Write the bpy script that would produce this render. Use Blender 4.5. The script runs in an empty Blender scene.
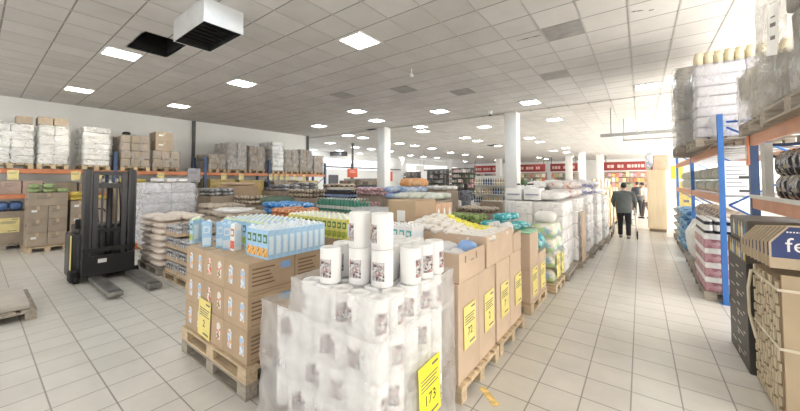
import bpy, bmesh, math, random
from mathutils import Vector, Matrix, noise
random.seed(7)
C = bpy.context.scene.collection
PI = math.pi
# ------------------------------------------------------------------ camera numbers
FPX = 320.5; PITCH = math.radians(2.0); YAW = math.radians(36.83)
CX, CY, CAMH = 400.0, 180.5 - FPX*math.tan(PITCH), 1.8
_F = (-math.sin(YAW)*math.cos(PITCH), math.cos(YAW)*math.cos(PITCH), math.sin(PITCH))
_R = (math.cos(YAW), math.sin(YAW), 0.0)
_U = (math.sin(YAW)*math.sin(PITCH), -math.cos(YAW)*math.sin(PITCH), math.cos(PITCH))
def ray(u, v):
    a = (u-CX)/FPX; b = (CY-v)/FPX
    return [_F[i]+a*_R[i]+b*_U[i] for i in range(3)]
def at_y(u, v, y):
    r = ray(u, v); t = y/r[1]; return (r[0]*t, y, CAMH+r[2]*t)
def at_z(u, v, z):
    r = ray(u, v); t = (z-CAMH)/r[2]; return (r[0]*t, r[1]*t, z)
cam = bpy.data.cameras.new('camera'); cam_o = bpy.data.objects.new('camera', cam); C.objects.link(cam_o)
cam.sensor_width = 36.0; cam.lens = FPX/800*36; cam.clip_start = 0.05; cam.clip_end = 300
cam.shift_y = (CY-205.5)/800
cam_o.location = (0, 0, CAMH); cam_o.rotation_euler = (PI/2+PITCH, 0, YAW)
bpy.context.scene.camera = cam_o
# ------------------------------------------------------------------ materials
MATS = {}
def nt(m):
    m.use_nodes = True; t = m.node_tree; t.nodes.clear()
    o = t.nodes.new('ShaderNodeOutputMaterial'); b = t.nodes.new('ShaderNodeBsdfPrincipled')
    t.links.new(b.outputs[0], o.inputs[0]); return t, b, o
def mat(name, col, rough=.6, var=.08, scale=8.0, metal=0.0, bump=0.0, spec=.5, obvar=0.0, stretch=(1,1,1), emit=0, trans=0.0):
    if name in MATS: return MATS[name]
    m = bpy.data.materials.new(name); t, b, o = nt(m); n, l = t.nodes, t.links
    tc = n.new('ShaderNodeTexCoord'); mp = n.new('ShaderNodeMapping'); mp.inputs['Scale'].default_value = stretch
    nz = n.new('ShaderNodeTexNoise'); nz.inputs['Scale'].default_value = scale; nz.inputs['Detail'].default_value = 4
    l.new(tc.outputs['Object'], mp.inputs[0]); l.new(mp.outputs[0], nz.inputs['Vector'])
    cr = n.new('ShaderNodeMapRange'); cr.inputs[1].default_value = .3; cr.inputs[2].default_value = .7
    cr.inputs[3].default_value = 1-var; cr.inputs[4].default_value = 1+var
    l.new(nz.outputs[0], cr.inputs[0])
    hs = n.new('ShaderNodeHueSaturation'); hs.inputs['Color'].default_value = (*col, 1)
    if obvar > 0:
        oi = n.new('ShaderNodeObjectInfo'); mr = n.new('ShaderNodeMapRange'); mr.inputs[3].default_value = 1-obvar; mr.inputs[4].default_value = 1+obvar
        l.new(oi.outputs['Random'], mr.inputs[0]); mu = n.new('ShaderNodeMath'); mu.operation = 'MULTIPLY'
        l.new(cr.outputs[0], mu.inputs[0]); l.new(mr.outputs[0], mu.inputs[1]); l.new(mu.outputs[0], hs.inputs['Value'])
    else: l.new(cr.outputs[0], hs.inputs['Value'])
    l.new(hs.outputs[0], b.inputs['Base Color'])
    b.inputs['Roughness'].default_value = rough; b.inputs['Metallic'].default_value = metal
    b.inputs['Specular IOR Level'].default_value = spec
    if trans: b.inputs['Transmission Weight'].default_value = trans
    if bump:
        bp = n.new('ShaderNodeBump'); bp.inputs['Strength'].default_value = bump; bp.inputs['Distance'].default_value = .01
        l.new(nz.outputs[0], bp.inputs['Height']); l.new(bp.outputs[0], b.inputs['Normal'])
    if emit:
        b.inputs['Emission Color'].default_value = (*col, 1); b.inputs['Emission Strength'].default_value = emit
    MATS[name] = m; return m
def blotch(name, base, inks, scale=60.0, thr=.5, stretch=(1,1,1), rough=.5):
    """printed pattern: base colour with patches of ink colours"""
    if name in MATS: return MATS[name]
    m = bpy.data.materials.new(name); t, b, o = nt(m); n, l = t.nodes, t.links
    tc = n.new('ShaderNodeTexCoord'); mp = n.new('ShaderNodeMapping'); mp.inputs['Scale'].default_value = stretch
    l.new(tc.outputs['Object'], mp.inputs[0]); prev = None
    for i, ink in enumerate(inks):
        nz = n.new('ShaderNodeTexNoise'); nz.inputs['Scale'].default_value = scale*(1+.35*i); nz.inputs['Detail'].default_value = 3
        mp2 = n.new('ShaderNodeMapping'); mp2.inputs['Location'].default_value = (3.1*i, 1.7*i, 5.3*i)
        l.new(mp.outputs[0], mp2.inputs[0]); l.new(mp2.outputs[0], nz.inputs['Vector'])
        r = n.new('ShaderNodeMapRange'); r.inputs[1].default_value = thr-.03; r.inputs[2].default_value = thr+.03
        l.new(nz.outputs[0], r.inputs[0])
        mx = n.new('ShaderNodeMix'); mx.data_type = 'RGBA'; l.new(r.outputs[0], mx.inputs[0])
        if prev is None: mx.inputs[6].default_value = (*base, 1)
        else: l.new(prev, mx.inputs[6])
        mx.inputs[7].default_value = (*ink, 1); prev = mx.outputs[2]
    l.new(prev, b.inputs['Base Color']); b.inputs['Roughness'].default_value = rough
    MATS[name] = m; return m
def film(name, cover, col=(.9,.91,.93), rough=.22, scale=7, stretch=(1,1,.35), contrast=.25, bs=.7):
    if name in MATS: return MATS[name]
    m = bpy.data.materials.new(name); t, b, o = nt(m); n, l = t.nodes, t.links
    tc = n.new('ShaderNodeTexCoord'); mp = n.new('ShaderNodeMapping'); mp.inputs['Scale'].default_value = stretch
    l.new(tc.outputs['Object'], mp.inputs[0])
    nz = n.new('ShaderNodeTexNoise'); nz.inputs['Scale'].default_value = scale; nz.inputs['Detail'].default_value = 6; nz.inputs['Distortion'].default_value = .8
    l.new(mp.outputs[0], nz.inputs['Vector'])
    mr = n.new('ShaderNodeMapRange'); mr.inputs[1].default_value = .3; mr.inputs[2].default_value = .7
    mr.inputs[3].default_value = max(0, cover-contrast); mr.inputs[4].default_value = min(1, cover+contrast)
    l.new(nz.outputs[0], mr.inputs[0])
    b.inputs['Base Color'].default_value = (*col, 1); b.inputs['Roughness'].default_value = rough
    bp = n.new('ShaderNodeBump'); bp.inputs['Strength'].default_value = bs; bp.inputs['Distance'].default_value = .03
    l.new(nz.outputs[0], bp.inputs['Height']); l.new(bp.outputs[0], b.inputs['Normal'])
    tr = n.new('ShaderNodeBsdfTransparent'); mx = n.new('ShaderNodeMixShader')
    tl = n.new('ShaderNodeBsdfTranslucent'); tl.inputs[0].default_value = (*col, 1); m2 = n.new('ShaderNodeMixShader'); m2.inputs[0].default_value = .5
    l.new(b.outputs[0], m2.inputs[1]); l.new(tl.outputs[0], m2.inputs[2])
    l.new(mr.outputs[0], mx.inputs[0]); l.new(tr.outputs[0], mx.inputs[1]); l.new(m2.outputs[0], mx.inputs[2])
    l.new(mx.outputs[0], o.inputs[0]); MATS[name] = m; return m
def gridmat(name, cw, ch, gx, gy, c1, c2, line, lw, rough, bump=.15, spec=.5, dirt=.12):
    m = bpy.data.materials.new(name); t, b, o = nt(m); n, l = t.nodes, t.links
    tc = n.new('ShaderNodeTexCoord'); mp = n.new('ShaderNodeMapping'); mp.inputs['Location'].default_value = (-gx, -gy, 0)
    l.new(tc.outputs['Object'], mp.inputs[0])
    br = n.new('ShaderNodeTexBrick'); br.offset = 0; br.squash = 1
    br.inputs['Color1'].default_value = (*c1, 1); br.inputs['Color2'].default_value = (*c2, 1); br.inputs['Mortar'].default_value = (*line, 1)
    br.inputs['Scale'].default_value = 1; br.inputs['Mortar Size'].default_value = lw; br.inputs['Mortar Smooth'].default_value = .2
    br.inputs['Brick Width'].default_value = cw; br.inputs['Row Height'].default_value = ch; br.inputs['Bias'].default_value = -.2
    l.new(mp.outputs[0], br.inputs['Vector'])
    nz = n.new('ShaderNodeTexNoise'); nz.inputs['Scale'].default_value = 1.3; nz.inputs['Detail'].default_value = 8; nz.inputs['Roughness'].default_value = .7
    l.new(tc.outputs['Object'], nz.inputs['Vector'])
    mr = n.new('ShaderNodeMapRange'); mr.inputs[1].default_value = .3; mr.inputs[2].default_value = .7; mr.inputs[3].default_value = 1-dirt; mr.inputs[4].default_value = 1+dirt*.5
    l.new(nz.outputs[0], mr.inputs[0])
    hs = n.new('ShaderNodeHueSaturation'); l.new(br.outputs['Color'], hs.inputs['Color']); l.new(mr.outputs[0], hs.inputs['Value'])
    l.new(hs.outputs[0], b.inputs['Base Color']); b.inputs['Specular IOR Level'].default_value = spec
    rr = n.new('ShaderNodeMapRange'); rr.inputs[3].default_value = rough-.08; rr.inputs[4].default_value = rough+.12
    l.new(nz.outputs[0], rr.inputs[0]); l.new(rr.outputs[0], b.inputs['Roughness'])
    bp = n.new('ShaderNodeBump'); bp.inputs['Strength'].default_value = bump; bp.inputs['Distance'].default_value = .004; bp.invert = True
    l.new(br.outputs['Fac'], bp.inputs['Height']); l.new(bp.outputs[0], b.inputs['Normal'])
    MATS[name] = m; return m
# ------------------------------------------------------------------ mesh builder
class G:
    def __init__(s): s.v = []; s.f = []; s.m = []; s.s = []; s.mats = []
    def mi(s, m):
        if m not in s.mats: s.mats.append(m)
        return s.mats.index(m)
    def add(s, vs, fs, m, smooth=False):
        b = len(s.v); k = s.mi(m); s.v += [tuple(x) for x in vs]
        for f in fs: s.f.append(tuple(b+i for i in f)); s.m.append(k); s.s.append(smooth)
        return s
    def box(s, x0, x1, y0, y1, z0, z1, m, mtx=None):
        vs = [Vector((x, y, z)) for z in (z0, z1) for y in (y0, y1) for x in (x0, x1)]
        if mtx: vs = [mtx @ v for v in vs]
        return s.add(vs, [(0,2,3,1),(4,5,7,6),(0,1,5,4),(2,6,7,3),(0,4,6,2),(1,3,7,5)], m)
    def rbox(s, x0, x1, y0, y1, z0, z1, m, r=.008, seg=2, mtx=None, jit=0.0, smooth=True):
        bm = bmesh.new(); bmesh.ops.create_cube(bm, size=1)
        for v in bm.verts: v.co = Vector(((x0+x1)/2+v.co.x*(x1-x0), (y0+y1)/2+v.co.y*(y1-y0), (z0+z1)/2+v.co.z*(z1-z0)))
        if jit:
            for v in bm.verts: v.co += Vector((random.uniform(-jit, jit), random.uniform(-jit, jit), random.uniform(-jit, jit)))
        r = min(r, .45*min(x1-x0, y1-y0, z1-z0))
        bmesh.ops.bevel(bm, geom=bm.edges[:], offset=r, segments=seg, affect='EDGES', profile=.5)
        bm.verts.index_update()
        vs = [(mtx @ v.co) if mtx else v.co.copy() for v in bm.verts]; fs = [[v.index for v in f.verts] for f in bm.faces]; bm.free()
        return s.add(vs, fs, m, smooth and seg > 1)
    def lathe(s, c, prof, m, n=20, smooth=True, mtx=None, cap=True):
        vs = []; fs = []
        for r, z in prof:
            for k in range(n):
                a = 2*PI*k/n; p = Vector((c[0]+r*math.cos(a), c[1]+r*math.sin(a), c[2]+z)); vs.append(mtx @ p if mtx else p)
        for i in range(len(prof)-1):
            for k in range(n): fs.append((i*n+k, i*n+(k+1) % n, (i+1)*n+(k+1) % n, (i+1)*n+k))
        s.add(vs, fs, m, smooth)
        if cap:
            b = len(s.v)-len(vs); k2 = s.mi(m)
            s.f.append(tuple(b+k for k in reversed(range(n)))); s.m.append(k2); s.s.append(False)
            t = (len(prof)-1)*n
            s.f.append(tuple(b+t+k for k in range(n))); s.m.append(k2); s.s.append(False)
        return s
    def cyl(s, c, r, h, m, n=16, r2=None, mtx=None): return s.lathe(c, [(r, 0), (r if r2 is None else r2, h)], m, n, True, mtx)
    def tube(s, pts, r, m, n=8, smooth=True):
        pts = [Vector(p) for p in pts]; rs = r if isinstance(r, (list, tuple)) else [r]*len(pts)
        vs = []; fs = []; up = None
        for i, p in enumerate(pts):
            d = (pts[min(i+1, len(pts)-1)]-pts[max(i-1, 0)]).normalized()
            if up is None: up = Vector((0,0,1)) if abs(d.z) < .9 else Vector((1,0,0))
            a = d.cross(up).normalized(); b = a.cross(d).normalized(); up = b
            for k in range(n):
                t = 2*PI*k/n; vs.append(p+a*rs[i]*math.cos(t)+b*rs[i]*math.sin(t))
        for i in range(len(pts)-1):
            for k in range(n): fs.append((i*n+k, (i+1)*n+k, (i+1)*n+(k+1) % n, i*n+(k+1) % n))
        fs.append(tuple(range(n))); e = (len(pts)-1)*n; fs.append(tuple(e+k for k in reversed(range(n))))
        return s.add(vs, fs, m, smooth)
    def loft(s, rings, m, n=20, smooth=True, mtx=None):
        """rings: (cx, cy, cz, rx, ry)"""
        vs = []; fs = []
        for (cx, cy, cz, rx, ry) in rings:
            for k in range(n):
                a = 2*PI*k/n; p = Vector((cx+rx*math.cos(a), cy+ry*math.sin(a), cz)); vs.append(mtx @ p if mtx else p)
        for i in range(len(rings)-1):
            for k in range(n): fs.append((i*n+k, i*n+(k+1) % n, (i+1)*n+(k+1) % n, (i+1)*n+k))
        fs.append(tuple(reversed(range(n)))); e = (len(rings)-1)*n; fs.append(tuple(e+k for k in range(n)))
        return s.add(vs, fs, m, smooth)
    def pillow(s, x0, x1, y0, y1, z0, z1, m, seed=0, rough=.12, e=.45, n=14, mtx=None):
        """stuffed bag: superellipsoid with wrinkles"""
        vs = []; fs = []; cx, cy, cz = (x0+x1)/2, (y0+y1)/2, (z0+z1)/2; a, b, c = (x1-x0)/2, (y1-y0)/2, (z1-z0)/2
        sp = lambda t, p: math.copysign(abs(t)**p, t); nv = max(6, n//2)
        for i in range(nv+1):
            th = -PI/2+PI*i/nv
            for k in range(n):
                ph = 2*PI*k/n
                p = Vector((sp(math.cos(th), .7)*sp(math.cos(ph), e), sp(math.cos(th), .7)*sp(math.sin(ph), e), sp(math.sin(th), .8)))
                w = 1+rough*noise.noise(p*2.2+Vector((seed*3.7, seed*1.3, 0)))
                q = Vector((cx+a*p.x*w, cy+b*p.y*w, max(z0, cz+c*p.z*w))); vs.append(mtx @ q if mtx else q)
        for i in range(nv):
            for k in range(n): fs.append((i*n+k, i*n+(k+1) % n, (i+1)*n+(k+1) % n, (i+1)*n+k))
        return s.add(vs, fs, m, True)
    def mesh(s, name):
        me = bpy.data.meshes.new(name); me.from_pydata(s.v, [], s.f)
        for m in s.mats: me.materials.append(m)
        me.polygons.foreach_set('material_index', s.m); me.polygons.foreach_set('use_smooth', s.s); me.update(); return me
# ------------------------------------------------------------------ things
def tag(o, label=None, cat=None, group=None, kind=None):
    if label: o['label'] = label
    if cat: o['category'] = cat
    if group: o['group'] = group
    if kind: o['kind'] = kind
    return o
def link(name, data, parent=None):
    o = bpy.data.objects.new(name, data); C.objects.link(o)
    if parent: o.parent = parent
    return o
def struct(name, g):
    o = link(name, g.mesh(name)); o['kind'] = 'structure'; return o
class Spec:
    """a kind of thing: own mesh or none, parts and sub-parts; spawn() copies it"""
    def __init__(s, root=None): s.root = root; s.parts = []; s.first = None
    def part(s, name, g, subs=(), label=None): s.parts.append((name, g.mesh(name), [(n, q.mesh(n)) for n, q in subs], label)); return s
    def spawn(s, name, label, cat, loc=(0,0,0), rot=0.0, group=None, tilt=None):
        if s.first is None:
            if isinstance(s.root, G): s.root = s.root.mesh(name)
            o = link(name, s.root); kids = []
            for pn, me, subs, lb in s.parts:
                p = link(pn, me, o)
                if lb: p['label'] = lb
                for n, q in subs: link(n, q, p)
            s.first = o; s.nm = name
        else:
            f = s.first; o = f.copy(); o.name = name; C.objects.link(o)
            for k in ('group',):
                if k in o: del o[k]
            for ch in list(f.children):
                c = ch.copy(); C.objects.link(c); c.parent = o
                for gc in list(ch.children): d = gc.copy(); C.objects.link(d); d.parent = c
        o.location = loc; o.rotation_euler = (tilt[0], tilt[1], rot) if tilt else (0, 0, rot)
        return tag(o, label, cat, group)
ORD = ['first','second','third','fourth','fifth','sixth','seventh','eighth','ninth','tenth','eleventh','twelfth','thirteenth','fourteenth','fifteenth']
LAY = ['bottom','second','third','fourth','fifth','sixth','seventh']
def text_g(g, txt, size, m, mtx, depth=.001):
    cu = bpy.data.curves.new('t', 'FONT'); cu.body = txt; cu.size = size; cu.align_x = 'CENTER'; cu.align_y = 'CENTER'; cu.extrude = depth; cu.resolution_u = 3
    ob = bpy.data.objects.new('t', cu); C.objects.link(ob)
    me = bpy.data.meshes.new_from_object(ob.evaluated_get(bpy.context.evaluated_depsgraph_get()))
    g.add([mtx @ v.co for v in me.vertices], [tuple(p.vertices) for p in me.polygons], m)
    bpy.data.objects.remove(ob); bpy.data.curves.remove(cu); bpy.data.meshes.remove(me); return g
# frames for flat things: local X = reading direction, local Y = up, local Z = outwards
def face_x(loc): return Matrix.Translation(loc) @ Matrix(((0,0,1,0),(1,0,0,0),(0,1,0,0),(0,0,0,1)))      # faces +x
def face_ny(loc): return Matrix.Translation(loc) @ Matrix(((1,0,0,0),(0,0,-1,0),(0,1,0,0),(0,0,0,1)))   # faces -y
def face_nx(loc): return Matrix.Translation(loc) @ Matrix(((0,0,-1,0),(-1,0,0,0),(0,1,0,0),(0,0,0,1)))  # faces -x
# ------------------------------------------------------------------ palette
card = mat('cardboard', (.50,.37,.25), .75, .06, 5, bump=.08, obvar=.07)
card_lt = mat('cardboard_light', (.66,.51,.38), .75, .06, 5, bump=.08, obvar=.05)
card_gr = mat('cardboard_greyed', (.40,.33,.26), .75, .1, 4, bump=.1, obvar=.1)
card_dk = mat('cardboard_edge', (.30,.22,.15), .8, .1, 20)
tape = mat('packing_tape', (.55,.43,.30), .3, .05, 10)
wood = mat('pallet_wood', (.47,.37,.25), .8, .25, 6, bump=.3, stretch=(1,6,6), obvar=.15)
wood_lt = mat('pallet_wood_fresh', (.62,.49,.33), .8, .2, 6, bump=.3, stretch=(1,6,6), obvar=.12)
wood_gr = mat('pallet_wood_grey', (.36,.32,.27), .85, .25, 6, bump=.3, stretch=(1,6,6), obvar=.12)
white = mat('white_paper', (.86,.86,.86), .6, .02, 10)
white_pl = mat('white_plastic', (.85,.86,.88), .35, .03, 10, obvar=.04)
ink = mat('black_ink', (.03,.03,.035), .6, .1)
ink_gr = mat('grey_ink', (.16,.15,.15), .7, .1)
yellow = mat('price_yellow', (.90,.78,.28), .6, .05, 6)
yellow_pl = mat('pale_yellow', (.85,.74,.36), .6, .06, 6)
black = mat('black_metal', (.018,.018,.02), .38, .2, 5)
black_m = mat('black_matt', (.012,.012,.013), .8, .1, 5)
steel = mat('worn_steel', (.28,.28,.27), .4, .25, 9, metal=.8)
chrome = mat('zinc_metal', (.55,.56,.58), .3, .1, 9, metal=.9)
orange = mat('orange_beam_paint', (.66,.25,.12), .45, .08, 6)
orange_f = mat('faded_orange_paint', (.62,.30,.18), .5, .08, 6)
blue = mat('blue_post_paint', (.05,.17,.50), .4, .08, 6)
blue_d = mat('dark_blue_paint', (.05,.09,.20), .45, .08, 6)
film_w = film('stretch_film_white', .17, (.97,.97,.98), .3, scale=4, stretch=(1,1,1.2), contrast=.13, bs=.2)
film_m = film('stretch_film_heavy', .26, rough=.16, scale=5, stretch=(1,1,2.0), contrast=.22, bs=.35)
film_c = film('stretch_film_clear', .22, rough=.12, contrast=.2)
GREY_BR = mat('brown_grey_goods', (.33,.28,.23), .7, .3, 12, obvar=.25)
# ------------------------------------------------------------------ pallet and carton kinds
_pal = {}
def pallet(x0, y0, lx, ly, z=0.0, label='', m=None, group=None, h=.13):
    m = m or wood; key = (round(lx,2), round(ly,2), m.name, h)
    if key not in _pal:
        sp = Spec(); sw = lx < ly; L, W = (ly, lx) if sw else (lx, ly)
        q = h/.144; t1, t2 = .022*q, .10*q
        def put(g, a0, a1, b0, b1, z0, z1):
            if sw: g.box(b0, b1, a0, a1, z0, z1, m)
            else: g.box(a0, a1, b0, b1, z0, z1, m)
        d = G(); n = 5 if W < .9 else 7; bw = W/(n+(n-1)*.35)
        for i in range(n): b = i*bw*1.35; put(d, 0, L, b, b+bw, h-t1, h)
        for a in (0, L/2-.07, L-.14): put(d, a, a+.14, 0, W, h-2*t1, h-t1-.0005)
        sp.part('deck', d)
        for i in range(3):
            b = (0, W/2-.05, W-.10)[i]; k = G(); put(k, 0, L, b, b+.10, 0, t1); sp.part('skid', k)
            for a in (0, L/2-.07, L-.14): g = G(); put(g, a, a+.14, b, b+.10, t1+.0005, h-2*t1-.0005); sp.part('block', g)
        _pal[key] = sp
    return _pal[key].spawn('pallet', label, 'pallet', (x0, y0, z), 0, group)
_car = {}
def carton_spec(lx, ly, h, m=None, style='plain'):
    m = m or card; key = (round(lx,3), round(ly,3), round(h,3), m.name, style)
    if key in _car: return _car[key]
    g = G().rbox(-lx/2, lx/2, -ly/2, ly/2, 0, h, m, .006, 1, smooth=False); sp = Spec(g)
    if 'tape' in style:
        t = G(); w = .028
        t.box(-lx/2-.0015, lx/2+.0015, -w, w, h, h+.0015, tape); t.box(lx/2, lx/2+.0015, -w, w, h*.72, h, tape); t.box(-lx/2-.0015, -lx/2, -w, w, h*.72, h, tape)
        sp.part('tape', t)
    if 'mark' in style:      # small dark printing on the two faces towards the aisles
        t = G()
        for k in range(3): t.box(lx/2, lx/2+.001, -ly*.3, ly*(.05+.08*(k % 2)), h*(.55+.1*k), h*(.58+.1*k), ink_gr)
        t.box(-lx*.1, lx*.25, -ly/2-.001, -ly/2, h*.4, h*.6, ink_gr); sp.part('printing', t)
    if 'tag' in style:
        t = G(); t.box(lx/2, lx/2+.0015, -ly*.32, -ly*.05, h*.55, h*.72, white); sp.part('paper_label', t)
    _car[key] = sp; return sp
def open_carton_spec(lx, ly, h, m=None, flaps=True, fl=.12, holes=False):
    m = m or card; t = .006; g = G(); sp = Spec(g)
    g.box(-lx/2, lx/2, -ly/2, ly/2, 0, t, m)
    g.box(-lx/2, -lx/2+t, -ly/2, ly/2, t, h, m); g.box(lx/2-t, lx/2, -ly/2, ly/2, t, h, m)
    g.box(-lx/2+t, lx/2-t, -ly/2, -ly/2+t, t, h, m); g.box(-lx/2+t, lx/2-t, ly/2-t, ly/2, t, h, m)
    if holes:
        q = G()
        for yy in (-ly*.3, ly*.12): q.box(lx/2, lx/2+.001, yy, yy+.025, h*.62, h*.86, card_dk)
        q.box(lx/2, lx/2+.001, -ly*.08, ly*.05, h*.62, h*.66, card_dk); sp.part('hand_hole', q)
    return sp
_sg = {}
def price_sign(loc, w, h, txt, label, face='x', rot=0.0, m=None, lines=4):
    key = (round(w,2), round(h,2), txt, face, (m or yellow).name)
    if key not in _sg:
        F = {'x': face_x, 'ny': face_ny, 'nx': face_nx}[face]((0,0,0))
        g = G().box(-w/2, w/2, -h/2, h/2, 0, .002, m or yellow, F); sp = Spec(g)
        if lines:
            p = G()
            for k in range(lines):
                y = h*(.24-.06*k); x1 = w*(.40-.12*((k*7) % 3)/2); p.box(-w*.40, x1, y, y+h*.022, .002, .0026, ink_gr, F)
            p.box(w*.12, w*.42, h*.38, h*.42, .002, .0026, ink_gr, F)
            if txt: text_g(p, txt, h*.26, ink, F @ Matrix.Translation((0, -h*.14, .0024)), .0004)
            p.box(-w*.05, w*.38, -h*.42, -h*.38, .002, .0026, ink_gr, F); sp.part('printing', p)
        _sg[key] = sp
    return _sg[key].spawn('price_sign', label, 'sign', loc, 0, 'price signs', tilt=(rot, 0, 0) if face == 'x' else (0, rot, 0))
def wrapped_load(x0, y0, lx, ly, z0, h, label, nlay, ncol, cm, fm, group=None, jitter=.012, cat='wrapped load', gap=0.0, tops=None):
    """goods stacked on a pallet and wound with stretch film: one thing"""
    o = link('wrapped_load', None); o.location = (x0, y0, z0); tag(o, label, cat, group)
    lh = h/nlay; rw = ly/ncol; rx = lx/2
    for k in range(nlay):
        for c in range(ncol):
            for r in range(2):
                j = random.uniform(-jitter, jitter); jj = random.uniform(-jitter, jitter)
                if r == 0 and k < nlay-1 and c > 0: continue       # buried inside
                g = G().rbox(r*rx+j, (r+1)*rx-.004+j, c*rw+jj, (c+1)*rw-.004+jj, k*lh, (k+1)*lh-.003, cm, .03, 3, jit=jitter*.4)
                link('carton', g.mesh('carton'), o)
    if tops: tops(o, lx, ly, h)
    if fm:
        n = 10; vs = []; fs = []; e = .02; sd = random.random()*50
        per = [(-e+(lx+2*e)*i/n, -e) for i in range(n)]+[(lx+e, -e+(ly+2*e)*i/n) for i in range(n)]+[(lx+e-(lx+2*e)*i/n, ly+e) for i in range(n)]+[(-e, ly+e-(ly+2*e)*i/n) for i in range(n)]
        nz = 12
        for k in range(nz+1):
            z = .004+(h+.006)*k/nz
            for (px, py) in per:
                d = .022*noise.noise(Vector((px*3+sd, py*3, z*5)))+.012
                cx, cy = px-lx/2, py-ly/2; L = math.hypot(cx, cy); vs.append((px+cx/L*d, py+cy/L*d, z))
        N = len(per)
        for k in range(nz):
            for i in range(N): fs.append((k*N+i, k*N+(i+1) % N, (k+1)*N+(i+1) % N, (k+1)*N+i))
        g = G().add(vs, fs, fm, True); link('stretch_film', g.mesh('stretch_film'), o)
    return o
_sk = {}
def sack(name, cat, label, loc, dims, m, rot=0, group=None, seed=None, parts=None, rough=.14):
    k = (tuple(round(d,3) for d in dims), m.name, (random.randrange(3) if seed is None else seed), parts)
    if k not in _sk:
        a, b, c = dims; g = G().pillow(-a/2, a/2, -b/2, b/2, 0, c, m, k[2]+1, rough)
        sp = Spec(g)
        if parts == 'band':
            w = G().pillow(-a*.22, a*.22, -b/2-.002, b/2+.002, c*.1, c+.004, MATS['band_print'], k[2]+1, rough); sp.part('printed_band', w)
        _sk[k] = sp
    return _sk[k].spawn(name, label, cat, loc, rot, group)
# ================================================================== THE SETTING
CEIL = 4.34
FL = gridmat('floor_tile', .333, .333, .235, .425, (.66,.64,.60), (.61,.59,.55), (.30,.28,.26), .006, .30, .25, .5, .14)
CL = gridmat('ceiling_tile', .605, .605, -.69, .82, (.70,.68,.66), (.62,.60,.58), (.30,.29,.28), .012, .8, .5, .2, .10)
wallm = mat('wall_paint', (.86,.87,.86), .7, .05, .8)
struct('floor', G().box(-24, 6, -7, 47, -.1, 0, FL))
def grid_cell(x, y):
    i = math.floor((x+.69)/.605); j = math.floor((y-.82)/.605)
    return -.69+.605*i, .82+.605*j
holes = []
holes.append((-7.76, -6.70, 1.70, 2.33))
x0, y0 = grid_cell(-10.9, 12.1); holes.append((x0, x0+.605, y0, y0+.605))
g = G(); xs = sorted({-24, 6, *[h[0] for h in holes], *[h[1] for h in holes]}); ys = sorted({-7, 47, *[h[2] for h in holes], *[h[3] for h in holes]})
for i in range(len(xs)-1):
    for j in range(len(ys)-1):
        cxm, cym = (xs[i]+xs[i+1])/2, (ys[j]+ys[j+1])/2
        if any(h[0] < cxm < h[1] and h[2] < cym < h[3] for h in holes): continue
        g.box(xs[i], xs[i+1], ys[j], ys[j+1], CEIL, CEIL+.02, CL)
struct('ceiling', g)
struct('ceiling_slab', G().box(-24, 6, -7, 47, 5.0, 5.1, black_m))
alum = mat('ceiling_runner', (.50,.49,.47), .5, .05)
g = G()
for k in range(-38, 12):
    xr = -.69+.605*k; cuts = sorted((h[2], h[3]) for h in holes+[(-5.9, -4.73, 1.83, 2.43)] if h[0]-.02 < xr < h[1]+.02); cur = -7
    for a, b in cuts+[(47, 47)]: g.box(xr-.011, xr+.011, cur, a, CEIL-.006, CEIL-.0005, alum); cur = b
struct('ceiling_trim', g)
for i, (cx, cy) in enumerate([(-4.05, 8.5), (-5.3, 6.9), (-1.6, 8.2), (-1.0, 6.2), (-.1, 5.0), (-7.1, 6.6)]):
    x0, y0 = grid_cell(cx, cy); dm = mat('stained_tile_%d' % i, (.36+.04*(i % 3), .35+.04*(i % 3), .34+.04*(i % 3)), .85, .15, 5)
    struct('ceiling_panel', G().box(x0+.014, x0+.591, y0+.014, y0+.591, CEIL-.004, CEIL-.001, dm))
# dark cracks where tiles have slipped
for (u0, v0, u1, v1) in [(516,41,541,35), (631,12,645,10), (649,10.5,654,9.5)]:
    a = Vector(at_z(u0, v0, CEIL-.006)); b = Vector(at_z(u1, v1, CEIL-.006)); d = (b-a).normalized(); n_ = Vector((-d.y, d.x, 0))*.02
    g = G(); k = 5; vs = []
    for q in range(k+1):
        p = a+(b-a)*q/k; w = n_*(.3+random.random()) * (0.3 if q in (0, k) else 1); vs += [p+w, p-w*.6]
    g.add(vs+[v+Vector((0,0,.004)) for v in vs], [(2*q, 2*q+2, 2*q+3, 2*q+1) for q in range(k)], black_m); struct('ceiling_gap', g)
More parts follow.
